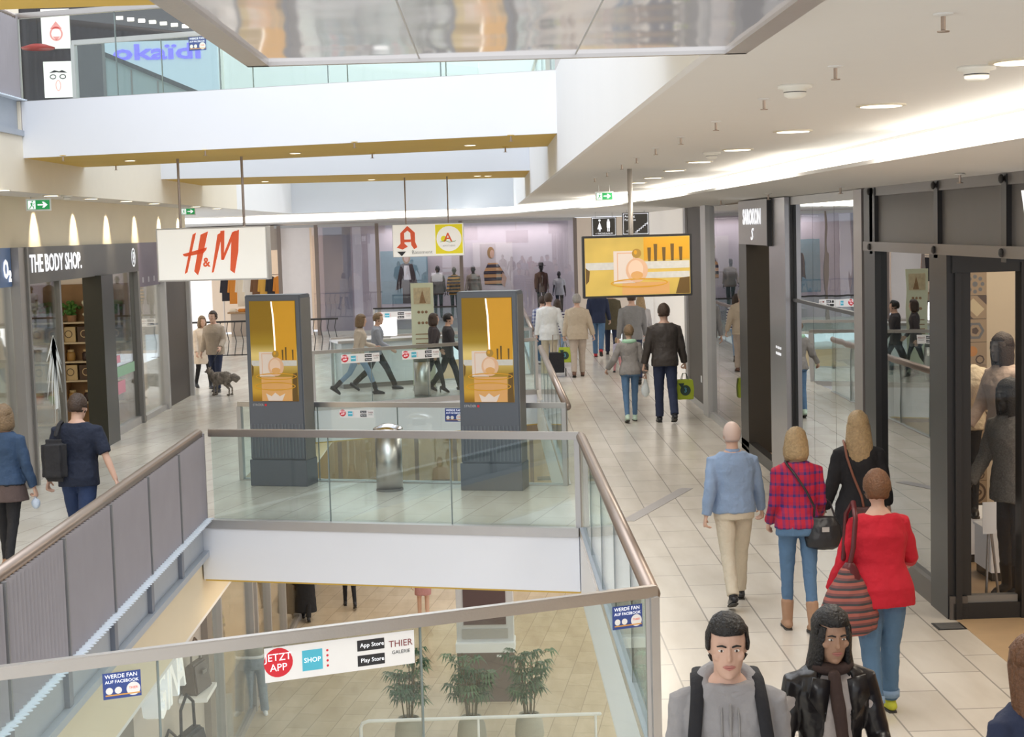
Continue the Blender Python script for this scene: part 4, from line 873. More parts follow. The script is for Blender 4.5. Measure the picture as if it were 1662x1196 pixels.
t = root('pendant_lamp', (-7.2, 31, 6.7), 0, 'red oval pendant lamp between the two upper posters', 'lamp')
t.location = ony(62, 80, 29.5)
MB().lathe([(.28, 0), (.30, .03), (.12, .09), (.02, .1)], n=24).build('shade', mat('lamp red', (0.45, 0.05, 0.04), 0.4), t, True); MB().tube([(0, 0, .1), (0, 0, 1.5)], .008, n=6).build('cord', BLACK, t)
t = root('escalator_side', (-8.85, 34.5, ZU), 0, 'grey corrugated side of the escalator on the upper floor', 'escalator')
MB().prismy([(0, 0), (5.6, 0), (0, 2.5)], 0, .1).build('side_panel', mat('teal grey panel', (0.28, 0.36, 0.38), 0.5), t)
MB().prismy([(0, 2.5), (5.6, 0), (5.85, 0), (0, 2.6)], -.05, .14).build('handrail_belt', mat('belt dark', (0.04, 0.045, 0.05), 0.4), t)
m = MB()
for k in range(9): m.b2((.3 + k * .55, -.012, 0), (.33 + k * .55, .0, max(.1, 2.45 - (.3 + k * .55) * .446)))
m.build('panel_seam', DGREY2, t)

# ------------------------------------------------------------------ lower level
LPX = -4.45
t = root('shop_front', (LPX, 17.0, ZL), PI / 2, 'lower floor shop front with white channel letters', 'shop front')
MB().b2((0, 0, 0), (7.0, .1, 3.98)).build('wall_cladding', mat('lower cladding', (0.62, 0.57, 0.52), 0.5), t)
MB().b2((.2, -.03, .2), (1.9, 0, 3.3)).build('frame', DGREY2, t)
MB().b2((2.0, -.08, 3.2), (3.9, 0, 3.3)).build('sign_rail', ALU, t)
for k, (ch, xx) in enumerate((('G', 2.2), ('I', 2.62), ('N', 3.0), ('A', 3.45))): text(ch, .80, mat('white channel letter', (0.85, 0.86, 0.88), 0.4, emis=.25), t, name='channel_letter', loc=(xx, -.22, 2.95), ext=.10, bold=.01)
MB().b2((6.6, -.1, 0), (7.0, .05, 3.98)).build('frame_post', mat('column cladding', (0.36, 0.34, 0.33), 0.35, 0.6), t)
t = root('shop_front', (LPX, 24.0, ZL), PI / 2, 'lower floor clothing shop with warm lit display windows', 'shop front')
WARM = mat('warm display', (0.95, 0.62, 0.36), 0.6, emis=.35, var=.25, nscale=3)
MB().b2((0, .01, .12), (4.4, .02, 3.9)).build('glass_pane', GLS, t); MB().b2((4.9, .01, .12), (16, .02, 3.9)).build('glass_pane', GLS, t)
MB().b2((0, 1.6, 0), (4.4, 1.7, 3.9)).build('pale_backdrop', mat('pale lower backdrop', (0.75, 0.70, 0.66), 0.6, emis=.1), t); MB().b2((4.9, .8, 0), (16, .9, 3.9)).build('warm_backdrop', WARM, t)
for x in (0, 1.1, 4.4, 4.9, 6.6, 8.8, 11.2, 13.6): MB().b2((x - .06, -.06, 0), (x + .06, .08, 3.98)).build('frame_post', ALU, t)
MB().b2((0, -.04, 0), (16, .06, .12)).build('base_plinth', ALU, t)
t = root('shop_front', (-8.0, 41.5, ZL), 0, 'warm lit shop on the lower floor seen under the second bridge', 'shop front')
MB().b2((0, .8, 0), (13, .9, 3.9)).build('warm_backdrop', mat('warm rust display', (0.70, 0.42, 0.22), 0.6, emis=.22, var=.5, nscale=1.6), t)  # backdrop emits its own warm glow, standing in for a lit interior
MB().b2((0, 0, .1), (13, .02, 3.2)).build('glass_pane', GLS, t); MB().b2((0, -.05, 3.2), (13, .1, 3.98)).build('fascia', mat('brown bulkhead', (0.25, 0.17, 0.12), 0.5), t)
for k in range(14): MB().b2((k - .05, -.05, 0), (k + .05, .08, 3.2)).build('mullion', mat('bronze mullion', (0.30, 0.24, 0.21), 0.4, 0.4), t)
m = MB()
for k in range(13):
    for z in (.7, 1.3, 1.9): m.b2((k + .15, .4, z), (k + .85, .75, z + .05))
m.build('display_shelf_boards', DGREY2, t)
# poster column on the lower floor
t = root('poster_column', (-.76, 28.5, ZL), R(-3), 'white framed poster column with a brown base on the lower floor', 'poster column')
MB().b2((0, 0, 0), (1.03, .5, .92)).build('base', mat('brown grey panel', (0.17, 0.135, 0.12), 0.4), t); MB().b2((-.02, -.05, .92), (1.05, .52, 1.10)).bevel(.01).build('ledge', PAPER, t)
MB().b2((0, .05, 1.10), (1.03, .45, 2.6)).build('frame', mat('pale frame', (0.72, 0.72, 0.74), 0.4), t); MB().b2((.13, .03, 1.42), (.90, .05, 2.25)).build('poster', mat('plum brown print', (0.13, 0.08, 0.08), 0.5), t)
MB().b2((.1, .035, 1.16), (.93, .05, 1.34)).build('grey_strip', ALU, t); MB().b2((.45, .02, 2.1), (.49, .03, 2.25)).b2((.57, .02, 2.1), (.61, .03, 2.25)).build('printed_marks', PAPER, t)
MB().b2((.72, -.006, .83), (.80, 0, .87)).build('label_plate', PAPER, t)
# white tube railing
t = root('tube_railing', (-2.15, 24.0, ZL), 0, 'white tube railing in front of the potted palms', 'railing')
MB().tube([(0, 0, 0), (0, 0, 1.0), (.03, 0, 1.07), (.12, 0, 1.1), (3.67, 0, 1.1)], .028, n=12).build('top_tube', mat('white tube', (0.85, 0.87, 0.9), 0.35), t, True)
for x in (1.8, 3.6): MB().tube([(x, 0, 0), (x, 0, 1.1)], .02, n=10).build('post', mat('white tube', (0.85, 0.87, 0.9), 0.35), t, True)
# palms
LF1 = mat('palm leaf', (0.03, 0.10, 0.045), 0.45, var=.5, nscale=8); LF2 = mat('palm leaf light', (0.09, 0.19, 0.09), 0.45, var=.4, nscale=8)
def palm(x, y, seed, label):
    rnd = random.Random(seed)
    t = root('potted_palm', (x, y, ZL), 0, label, 'plant')
    MB().lathe([(.13, 0), (.20, .12), (.24, .35), (.22, .55), (.17, .68), (.15, .68), (.14, .64)], n=28).build('pot', mat('stone pot', (0.46, 0.44, 0.37), 0.6, bump=.2), t, True)
    MB().lathe([(.15, .62), (.15, .65)], n=20).build('soil', mat('soil', (0.03, 0.025, 0.02), 0.9), t)
    st = MB(); lf = MB(); l2 = MB()
    for i in range(9):
        a = rnd.uniform(0, 2 * PI); h = rnd.uniform(.55, 1.15); b = Vector((.07 * math.cos(a), .07 * math.sin(a), .62)); tp = Vector(((.16 * math.cos(a)), .16 * math.sin(a), .62 + h))
        st.tube([b, (b + tp) / 2 + Vector((0, 0, .05)), tp], [.012, .011, .008], n=6)
        for j in range(6):
            z = rnd.uniform(.35, 1.0); base = b.lerp(tp, z); aa = rnd.uniform(0, 2 * PI); L_ = rnd.uniform(.12, .24)
            tip = base + Vector((math.cos(aa) * L_, math.sin(aa) * L_, rnd.uniform(.02, .2)))
            st.tube([base, base.lerp(tip, .5) + Vector((0, 0, .04)), tip], .005, n=5)
            n = rnd.randint(8, 11); d = (tip - base); d.z *= .3; d.normalize(); sd = Vector((-d.y, d.x, 0)); tgt = lf if rnd.random() < .6 else l2
            for k in range(n):
                th = R(-105 + 210 * k / (n - 1)); dr = (d * math.cos(th) + sd * math.sin(th)); ln = rnd.uniform(.17, .26) * (1 - .25 * abs(th) / 2)
                p1 = tip + dr * ln * .55 + Vector((0, 0, .02)); p2 = tip + dr * ln + Vector((0, 0, -.06 - rnd.uniform(0, .05))); w = dr.cross(Vector((0, 0, 1))).normalized() * .019
                tgt.poly([tip, p1 + w, p2, p1 - w])
    st.build('stems', mat('palm stem', (0.14, 0.12, 0.06), 0.7), t); lf.build('foliage', LF1, t); l2.build('foliage', LF2, t)
palm(-1.50, 25.5, 1, 'potted palm with drooping leaves in front of the lower poster, farthest from the white fascia')
palm(-.48, 25.45, 5, 'middle one of three potted palms, directly before the poster column')
palm(.46, 25.5, 9, 'potted palm nearest the white sloping fascia on the lower floor')
# handbags in the lower window
def handbag(x, y, z, s, label, m_):
    t = root('handbag', (x, y, z), R(78), label, 'handbag')
    MB().loft([[( (.22 - .05 * k / 4) * s * c, (.10 - .05 * k / 4) * s * d, (.32 * k / 4) * s) for c, d in ((-1, -1), (1, -1), (1, 1), (-1, 1))] for k in range(5)]).bevel(.02 * s).build('body', m_, t)
    MB().tube([(-.12 * s, 0, .30 * s), (-.11 * s, 0, .50 * s), (0, 0, .58 * s), (.11 * s, 0, .50 * s), (.12 * s, 0, .30 * s)], .012 * s, n=8).build('handle', m_, t)
    MB().b2((-.05 * s, -.105 * s, .2 * s), (.05 * s, -.09 * s, .24 * s)).build('clasp', STEEL, t)
BL = mat('black leather', (0.02, 0.02, 0.025), 0.35); BRL = mat('taupe leather', (0.16, 0.13, 0.11), 0.45)
tag(MB().b2((-4.44, 18.6, -3.85), (-3.95, 22.4, -3.75)).build('display_ledge', PAPER), 'white display ledge carrying handbags on the lower floor', 'ledge')
handbag(-4.17, 20.9, -3.75, 1.9, 'large black leather handbag on the lower display ledge', BL)
handbag(-4.18, 19.75, -3.75, 1.7, 'black leather handbag nearest the white letters on the ledge', BL)
tag(MB().b2((-4.44, 21.7, -3.0), (-4.05, 22.5, -2.94)).build('display_ledge', PAPER), 'small upper white display ledge with a brown bag', 'ledge')
handbag(-4.26, 22.1, -2.94, 1.3, 'taupe leather handbag on the small upper ledge', BRL)
# ------------------------------------------------------------------ people
SKIN = mat('skin', (0.66, 0.42, 0.32), 0.55, var=.05, nscale=20)
SKIN2 = mat('tan skin', (0.46, 0.27, 0.18), 0.55, var=.05, nscale=20)
MANN = mat('pale mannequin', (0.66, 0.56, 0.44), 0.5); MANB = mat('black mannequin', (0.025, 0.022, 0.022), 0.35)
SKINB = mat('bald scalp', (0.66, 0.50, 0.44), .5)
def cloth(n, c, rough=.85, var=.10): return mat('cloth ' + n, c, rough, var=var, nscale=14, bump=.35, bscale=28)
HAIR = {k: mat('hair ' + k, c, .5, var=.45, nscale=45, bump=.6, bscale=70) for k, c in dict(blond=(0.40, 0.28, 0.15), darkblond=(0.22, 0.145, 0.08), brown=(0.05, 0.028, 0.018), black=(0.012, 0.010, 0.010), grey=(0.34, 0.32, 0.30), white=(0.60, 0.56, 0.52), red=(0.15, 0.065, 0.028)).items()}
def RX_(a): return Matrix.Rotation(R(a), 4, 'X')
def ering(z, rx, ry, cy=0, n=24, p=2.3):
    out = []
    for i in range(n):
        a = 2 * PI * i / n; c, s = math.cos(a), math.sin(a)
        out.append(Vector((rx * abs(c) ** (2 / p) * (1 if c >= 0 else -1), cy + ry * abs(s) ** (2 / p) * (1 if s >= 0 else -1), z)))
    return out
def cring(z, rx, ry, cy, th, op, n=18, cx=0):
    o = []; a0, a1 = 90 + op, 450 - op
    for i in range(n): a = R(a0 + (a1 - a0) * i / (n - 1)); o.append(Vector((cx + rx * math.cos(a), cy + ry * math.sin(a), z)))
    for i in range(n - 1, -1, -1): a = R(a0 + (a1 - a0) * i / (n - 1)); o.append(Vector((cx + (rx - th) * math.cos(a), cy + (ry - th) * math.sin(a), z)))
    return o
class Fig: pass
def figure(label, loc, heading, h, name='person', cat='person', female=False, fat=1.0, legs=((18, 8), (-16, 12)), arms=((-12, 8, 12), (14, 8, 18)), lean=2, yaw=0, pitch=0,
           skin=None, hair='short', hc='brown', top=None, topm=None, hem=.86, flare=1.0, sleeve=1.0, toplo=0.018, pants=None, skinny=False, shoes=None, heel=False, boot=False,
           vox=.011, face=False, zbase=None, group=None, neck_z=1.475, headless=False, bare=None, topn='jacket', grip=(0, 0), leglen=1.0, hat=False, extra=None):
    S = h / 1.75; skin = skin or SKIN
    t = root(name, (loc[0], loc[1], loc[2] if len(loc) > 2 else 0.004), heading, label, cat, group)
    sw = .165 if female else .19
    F = Fig(); F.t = t; F.S = S
    # legs
    J = []
    for i, (a, k) in enumerate(legs):
        sx_ = (-1 if i == 0 else 1) * .088
        hip = Vector((sx_, 0, 0)); kn = hip + .43 * Vector((0, math.sin(R(a)), -math.cos(R(a)))); an = kn + .42 * Vector((0, math.sin(R(a - k)), -math.cos(R(a - k))))
        f = max(0, -(a - k) - 10) * .9 + (28 if heel else 0); fd = Vector((0, math.cos(R(f)), -math.sin(R(f)))); up = Vector((0, math.sin(R(f)), math.cos(R(f))))
        low = min((an - up * .075 - fd * .06).z, (an - up * .075 + fd * .13).z)
        J.append([hip, kn, an, fd, up, low])
    Hz = -min(j[5] for j in J)
    for j in J:
        for q in range(3): j[q] = j[q] + Vector((0, 0, Hz))
    dz = Hz - .925
    TL = Matrix.Translation((0, 0, Hz)) @ RX_(-lean) @ Matrix.Translation((0, 0, -.925))
    tp = lambda x, y, z: TL @ Vector((x, y, z))
    F.TL = TL; F.Hz = Hz
    fx = fat
    def trings(o, z0=.84, ztop=1.50, flare_=1.0, gs=1.0):
        if female: P = [(.60, .17, .13, -.01), (.72, .172, .128, -.012), (.84, .172, .122, -.015), (.93, .172, .122, -.02), (1.0, .155, .108, -.012), (1.10, .122, .092, 0), (1.20, .135, .102, .01), (1.30, .150, .118, .018), (1.37, .155, .105, .006), (1.42, .138, .084, -.005), (1.455, .095, .066, -.01), (1.50, .058, .055, -.008)]
        else: P = [(.60, .17, .13, -.01), (.72, .170, .125, -.01), (.84, .162, .118, -.01), (.93, .162, .118, -.015), (1.0, .155, .110, -.01), (1.10, .148, .102, 0), (1.20, .160, .110, .006), (1.30, .175, .118, .008), (1.37, .180, .110, 0), (1.42, .160, .092, -.008), (1.455, .115, .074, -.012), (1.50, .062, .058, -.01)]
        out = []
        def at(z):
            for a, b in zip(P, P[1:]):
                if a[0] <= z <= b[0]:
                    f = (z - a[0]) / (b[0] - a[0]); return [a[i] + (b[i] - a[i]) * f for i in range(4)]
            return list(P[0]) if z < P[0][0] else list(P[-1])
        zs = [z0] + [p[0] for p in P if z0 + .02 < p[0] < ztop - .01] + [ztop]
        for z in zs:
            q = at(z); k = 1 + (flare_ - 1) * max(0, (1.0 - z)) / .4; g = fx if z < 1.36 else 1 + (fx - 1) * .4
            g *= gs
            out.append([TL @ v for v in ering(z, (q[1] * g + o) * k, (q[2] * g + o) * k, q[3])])
        return out
    # arms
    A = []
    for i, ar in enumerate(arms):
        sgn = -1 if i == 0 else 1; swg, ab, el = ar[:3]; inw = ar[3] if len(ar) > 3 else 0
        sh = tp(sgn * sw, -.005, 1.392)
        def dirv(an): return Vector((sgn * math.sin(R(ab)), math.sin(R(an)) * math.cos(R(ab)), -math.cos(R(an)) * math.cos(R(ab)))).normalized()
        d1 = dirv(swg); d2 = dirv(swg + el); d2.x -= sgn * math.sin(R(inw)); d2.normalize()
        e = sh + d1 * .285; w = e + d2 * .245
        A.append((sgn, sh, e, w, d2))
    F.A = A; F.J = J
    sc = Matrix.Diagonal((S, S, S, 1))
    def fin(mb, nm, m, par=t, rm=None, sm=2, wr=0, ws=.12):
        bmesh.ops.transform(mb.bm, matrix=sc, verts=mb.bm.verts)
        o = mb.build(nm, m, par, True)
        if rm: remesh(o, rm, sm, wr, ws)
        return o
    HT = TL @ Matrix.Translation((0, .005, 1.50)) @ Matrix.Rotation(R(yaw), 4, 'Z') @ RX_(-pitch) @ Matrix.Translation((0, .005, .13)); F.HT = HT
    hp_ = lambda x, y, z: HT @ Vector((x, y, z))
    # continuous body
    lg = .80 if pants else 1.0; b = MB(); b.loft(trings(0, .84, 1.50, 1.0, .92 if topm else 1.0))
    for j in J:
        b.tube([j[0] + Vector((0, 0, -.02)), j[0].lerp(j[1], .5), j[1], j[1].lerp(j[2], .35), j[2]], [.082 * fx * lg, .066 * fx * lg, .05 * lg, .05 * lg, .034 * lg], n=14)
        b.tube([j[2] - j[3] * .05 - j[4] * .035, j[2] + j[3] * .05 - j[4] * .035, j[2] + j[3] * .125 - j[4] * .052], [.034, .034, .024], n=10, flat=.7)
    for i, (sgn, sh, e, w, d2) in enumerate(A):
        b.tube([sh - Vector((sgn * .03, 0, 0)), sh.lerp(e, .4), e, e.lerp(w, .3), w], [.05, .043, .036, .037, .025], n=12)
        s = Vector((0, 1, 0)); s = (s - d2 * s.dot(d2)).normalized(); nn = Vector((-sgn, 0, 0)); nn = (nn - d2 * nn.dot(d2)); nn = (nn - s * nn.dot(s)).normalized()
        g = grip[i]
        b.tube([w, w + d2 * .045, w + d2 * .085], [.024, .037, .036], n=12, flat=.45, side=s)
        for q, ln in enumerate((.075, .085, .08, .06)):
            o_ = s * (.028 - .0185 * q); p0 = w + d2 * .075 + o_; c1 = 20 + 55 * g; c2 = 45 + 95 * g; c3 = 60 + 140 * g
            dd = lambda c: d2 * math.cos(R(c)) + nn * math.sin(R(c))
            p1 = p0 + dd(c1) * ln * .45; p2 = p1 + dd(c2) * ln * .32; p3 = p2 + dd(c3) * ln * .25
            b.tube([p0, p1, p2, p3], [.0105, .0098, .009, .008], n=8)
        q0 = w + d2 * .022 + s * .026; q1 = q0 + (d2 * .6 + s * .6 + nn * .35).normalized() * .04; q2 = q1 + (d2 * .8 + s * .15 + nn * (.5 + g)).normalized() * .034
        b.tube([q0, q1, q2], [.0125, .0115, .0095], n=8)
        F.__dict__['hand%d' % i] = w + d2 * .10 + nn * .02
    if not headless:
        b.tube([tp(0, -.02, 1.40), tp(0, -.014, 1.45), tp(0, -.006, 1.50), hp_(0, -.012, -.06)], [.10, .075, .056, .055] if not female else [.088, .064, .047, .047], n=14)
        prof = [(-.122, .020, .022, .052), (-.112, .038, .042, .042), (-.085, .055, .068, .026), (-.045, .067, .088, .010), (0, .074, .097, .0), (.035, .077, .100, -.005), (.07, .072, .093, -.008), (.098, .054, .070, -.01), (.113, .032, .042, -.01), (.12, .010, .014, -.01)]
        b.loft([[HT @ v for v in ering(z, rx * (.95 if female else 1), ry, cy, 20, 2.1)] for z, rx, ry, cy in prof])
        Rm = HT.to_3x3()
        for c, r_ in (((0, .104, -.020), (.012, .018, .013)), ((0, .100, .002), (.009, .012, .026)), ((0, .082, .032), (.05, .018, .010)), ((0, .091, -.058), (.024, .012, .010)), ((0, .082, -.102), (.022, .016, .016)), ((.045, .066, -.02), (.022, .022, .022)), ((-.045, .066, -.02), (.022, .022, .022)),
                      ((.076, -.005, -.005), (.010, .020, .030)), ((-.076, -.005, -.005), (.010, .020, .030))):
            b.ell(HT @ Vector(c), r_, 10, Rm)
    body = fin(b, 'body', skin, t, vox * .8, 1)
    if face:
        ew = mat('eye white', (0.85, 0.83, 0.8), .3)
        for s_ in (-1, 1):
            e_ = fin(MB().ell(hp_(s_ * .031, .0865, .010), (.0125, .009, .0055), 14, HT.to_3x3()), 'eye', ew); tag(e_)
            fin(MB().ell(hp_(s_ * .031, .0925, .010), (.0055, .004, .0055), 10, HT.to_3x3()), 'iris', mat('dark iris', (0.05, 0.025, 0.015), .2), e_)
            fin(MB().tube([hp_(s_ * .014, .102, .030), hp_(s_ * .030, .102, .036), hp_(s_ * .048, .092, .030)], [.004, .0045, .003], n=6), 'eyebrow', HAIR['black' if hc == 'black' else 'brown'])
        m = MB(); m.tube([hp_(-.024, .097, -.058), hp_(-.010, .104, -.053), hp_(0, .104, -.055), hp_(.010, .104, -.053), hp_(.024, .097, -.058)], [.003, .005, .0045, .005, .003], n=8); m.tube([hp_(-.020, .098, -.061), hp_(0, .103, -.066), hp_(.020, .098, -.061)], [.003, .006, .003], n=8)
        fin(m, 'lips', mat('lips', (0.50, 0.20, 0.17), .5))
    # hair
    hm = SKINB if hair == 'bald' else HAIR.get(hc)
    def cap(zlo, yf, zf, g=1.0):
        m = MB(); m.ell((0, 0, 0), (1, 1, 1), 28)
        kill = [f for f in m.bm.faces if (lambda c: (c.y * .108 - .012 > yf and c.z * .115 + .015 < zf) or c.z * .115 + .015 < zlo or (abs(c.x) > .8 and c.z * .115 + .015 < zlo + .055))(f.calc_center_median())]
        bmesh.ops.delete(m.bm, geom=kill, context='FACES'); bmesh.ops.transform(m.bm, matrix=HT @ Matrix.Translation((0, -.012, .018)) @ Matrix.Diagonal((.083 * g, .104 * g, .112 * g, 1)), verts=m.bm.verts)
        return m
    if hair and not headless:
        if hair == 'bald': m = cap(-.06, -.02, .075, .985)
        elif hair in ('short', 'crop'): m = cap(-.060, .030, .066, 1.14 if hair == 'crop' else 1.06)
        else:
            m = cap(-.03, .035, .060, 1.09)
            if hair == 'bob': L_ = [(.06, .082, .102, -.008), (.02, .094, .110, -.012), (-.05, .106, .110, -.016), (-.10, .108, .102, -.02), (-.14, .092, .085, -.022)]; op = 42
            elif hair == 'wig': L_ = [(.06, .084, .104, -.004), (0, .094, .108, -.006), (-.07, .098, .106, -.008), (-.15, .094, .098, -.01), (-.17, .088, .09, -.01)]; op = 38
            elif hair == 'long': L_ = [(.06, .080, .100, -.008), (0, .096, .110, -.012), (-.08, .106, .106, -.03), (-.16, .116, .090, -.055), (-.25, .115, .068, -.075), (-.31, .095, .05, -.083), (-.36, .05, .035, -.088)]; op = 48
            else: L_ = [(.06, .080, .100, -.008), (0, .092, .106, -.010), (-.08, .098, .098, -.01), (-.17, .112, .095, -.01), (-.27, .12, .095, .0), (-.36, .105, .085, .005)]; op = 40
            m.loft([[HT @ v for v in cring(z, rx, ry, cy, .02, op)] for z, rx, ry, cy in L_])
        o = fin(m, 'hair', hm)
        sd = o.modifiers.new('thick', 'SOLIDIFY'); sd.thickness = .010 * S; sd.offset = 0
        if hair != 'bald':
            tx = bpy.data.textures.get('strands') or bpy.data.textures.new('strands', 'CLOUDS'); tx.noise_scale = .035; tx.noise_depth = 3
            dm = o.modifiers.new('strands', 'DISPLACE'); dm.texture = tx; dm.strength = .022; dm.texture_coords = 'LOCAL'
    if hat:
        m = MB(); m.lathe([(.17, 0), (.175, .006), (.098, .012), (.09, .03), (.082, .10), (.05, .115), (.001, .11)], n=28); bmesh.ops.transform(m.bm, matrix=HT @ Matrix.Translation((0, -.01, .055)) @ RX_(6), verts=m.bm.verts); fin(m, 'hat', MANB)
    # clothes
    if pants:
        m = MB(); pr = trings(.013, .84, 1.06); m.loft(pr); kk = (.086, .072, .058, .052, .041) if skinny else (.092, .082, .070, .064, .060)
        for j in J:
            end = j[2] + (j[1] - j[2]) * (.02 if not skinny else .0)
            m.tube([j[0] + Vector((0, 0, 0)), j[0].lerp(j[1], .5), j[1], j[1].lerp(j[2], .4), end], [kk[0] * fx, kk[1] * fx, kk[2], kk[3], kk[4]], n=16, round_ends=False)
        fin(m, 'trousers', pants, t, vox, 2, .014 if vox < .012 else .01, .07)
    for j in J:
        if shoes:
            m = MB(); f_, u_, a_ = j[3], j[4], j[2]
            m.tube([a_ - f_ * .055 - u_ * .035, a_ - f_ * .01 - u_ * .03, a_ + f_ * .06 - u_ * .038, a_ + f_ * .12 - u_ * .050, a_ + f_ * .155 - u_ * .056], [.038, .046, .044, .038, .024], n=14, flat=.85)
            m.tube([a_ - u_ * .02, a_ + (j[1] - a_).normalized() * (.03 if not boot else .17)], [.044, .046 if not boot else .056], n=14)
            sh_ = fin(m, 'shoe', shoes, t, .009 * max(1, vox / .011), 1)
            s2 = MB(); s2.loft([[a_ + Vector((x, 0, 0)) + f_ * y - u_ * z for x, y in ((-.028, -.075), (.028, -.075), (.036, -.02), (.034, .04), (.044, .10), (.034, .155), (0, .175), (-.034, .155), (-.044, .10), (-.034, .04), (-.036, -.02))] for z in (.068, .082)])
            if heel: s2.tube([a_ - f_ * .055 - u_ * .07, Vector((a_.x, (a_ - f_ * .06 - u_ * .07).y, 0.01))], [.02, .01], n=8)
            fin(s2, 'sole', mat('shoe sole', (0.05, 0.045, 0.04), .7), sh_)
    if topm:
        m = MB(); m.loft(trings(toplo, hem, neck_z, flare))
        for sgn, sh, e, w, d2 in A:
            if sleeve <= 0: m.tube([sh - Vector((sgn * .06, 0, 0)), sh + Vector((0, 0, -.02))], [.06, .055], n=14); continue
            if sleeve < .7: pe = sh.lerp(e, min(1, sleeve * 1.6)); m.tube([sh - Vector((sgn * .05, 0, 0)), sh, pe], [.058 + toplo * .4, .060 + toplo * .5, .056 + toplo * .5], n=16, round_ends=False)
            else: m.tube([sh - Vector((sgn * .06, 0, -.016)), sh, sh.lerp(e, .5), e, e.lerp(w, .5), e.lerp(w, min(1.0, sleeve))], [.042 + toplo * .3, .051 + toplo * .5, .050 + toplo * .6, .044 + toplo * .6, .040 + toplo * .6, .032 + toplo * .6], n=16, round_ends=False)
        F.top = fin(m, topn, topm, t, vox, 2, .022 if vox < .012 else .014, .10)
    return F
def here(px, yf, z=0.0): return onz(px, yf, z)
def H(px, yf, yt, z=0.0):
    p = onz(px, yf, z); return (p.x, p.y, z + .004), height_at(p, yt) - z
def sub(par_fig, mb, nm, m, rm=None, wr=0):
    bmesh.ops.transform(mb.bm, matrix=Matrix.Diagonal((par_fig.S,) * 3 + (1,)), verts=mb.bm.verts)
    o = mb.build(nm, m, par_fig.t, True)
    if rm: remesh(o, rm, 2, wr)
    return o
def at_fig(F, name, label, cat, local, group=None):
    """a held or carried thing: its root stands at a point of the figure's own frame"""
    Mw = Matrix.Translation(F.t.location) @ Matrix.Rotation(F.t.rotation_euler.z, 4, 'Z'); p = Mw @ (Vector(local) * F.S)
    return root(name, p, F.t.rotation_euler.z, label, cat, group)

JEANS = cloth('blue denim', (0.10, 0.19, 0.33)); JEANSD = cloth('dark denim', (0.03, 0.05, 0.11)); JEANSL = cloth('light denim', (0.25, 0.36, 0.52)); BLK = cloth('black', (0.018, 0.018, 0.022)); LEA = mat('black leather shoe', (0.015, 0.015, 0.02), .3)
NV = cloth('navy', (0.025, 0.035, 0.08)); BEI = cloth('beige', (0.60, 0.52, 0.42)); KH = cloth('chino', (0.66, 0.58, 0.46)); GRY = cloth('grey', (0.30, 0.29, 0.29)); OLI = cloth('olive', (0.12, 0.10, 0.06)); OFFW = cloth('off white', (0.72, 0.73, 0.74))
PLAID = coordramp('red and navy check', 0, [(0, (0.50, 0.01, 0.04)), (.38, (0.03, 0.02, 0.16)), (.62, (0.42, 0.01, 0.05)), (.88, (0.03, 0.02, 0.12)), (1, (0.5, 0.01, 0.04))], scale=11, repeat=True, axis2=2, stops2=[(0, (0.55, 0.01, 0.04)), (.45, (0.04, 0.02, 0.16)), (.7, (0.45, 0.01, 0.06)), (1, (0.5, 0.01, 0.04))])
STRW = coordramp('navy and white stripes', 2, [(0, (0.7, 0.7, 0.72)), (.5, (0.07, 0.06, 0.14)), (1, (0.07, 0.06, 0.14))], scale=14, repeat=True)
STRO = coordramp('orange and black stripes', 2, [(0, (0.65, 0.33, 0.05)), (.5, (0.03, 0.03, 0.03)), (1, (0.03, 0.03, 0.03))], scale=9, repeat=True)
AWAY, TOWARD, RIGHT, LEFT = 0.0, PI, -PI / 2, PI / 2

# 1 man in the pale blue jacket
l, h = H(1193, 978, 684)
F1_ = figure('bald older man in a pale blue jacket and cream trousers walking away', l, R(3), h, fat=1.12, legs=((-18, 14), (14, 4)), arms=((-22, 10, 22), (8, 12, 16)), hair='bald', hc='white', topm=cloth('pale blue', (0.27, 0.37, 0.55)), hem=.90, pants=KH, shoes=LEA, vox=.009, toplo=.026, grip=(.3, .3), yaw=-5)
sub(F1_, MB().loft([[F1_.TL @ v for v in ering(z, r_, r_ * .9, -.012)] for z, r_ in ((1.455, .075), (1.50, .068), (1.505, .056), (1.46, .056))]), 'collar', cloth('pale blue', (0.27, 0.37, 0.55)))
# 2 woman in plaid
l, h = H(1297, 1022, 697)
F2_ = figure('woman with blond bob in a red and navy checked shirt and blue jeans', l, R(0), h, female=True, legs=((6, 4), (-8, 10)), arms=((2, 5, 40), (6, 7, 50)), hair='bob', hc='blond', topm=PLAID, topn='shirt', hem=.90, pants=JEANS, skinny=True, shoes=cloth('tan suede', (0.42, 0.25, 0.16)), boot=True, vox=.009, toplo=.022, fat=1.05, yaw=-25)
b = at_fig(F2_, 'shoulder_bag', 'black slouchy shoulder bag on the hip of the woman in the checked shirt', 'bag', (.20, -.10, .72))
m = MB(); m.loft([[Vector((x, y, z)) for x, y in [(rx * math.cos(2 * PI * i / 20), ry * math.sin(2 * PI * i / 20)) for i in range(20)]] for z, rx, ry in ((0, .08, .05), (.03, .14, .08), (.10, .16, .09), (.2, .145, .075), (.27, .10, .04))]); remesh(m.build('body', mat('black leather', (0.02, 0.02, 0.025), 0.35), b, True), .01, 2, .025)
MB().tube([(-.08, 0, .24), (-.08, -.045, .36), (-.15, -.05, .50), (-.24, -.035, .64), (-.29, .02, .71), (-.29, .10, .73), (-.25, .20, .66), (-.1, .26, .5), (.1, .2, .35), (.1, .03, .27)], .010, n=8).build('strap', mat('black leather', (0.02, 0.02, 0.025), 0.35), b, True)
MB().b2((-.03, -.095, .16), (.03, -.085, .2)).build('buckle', STEEL, b)
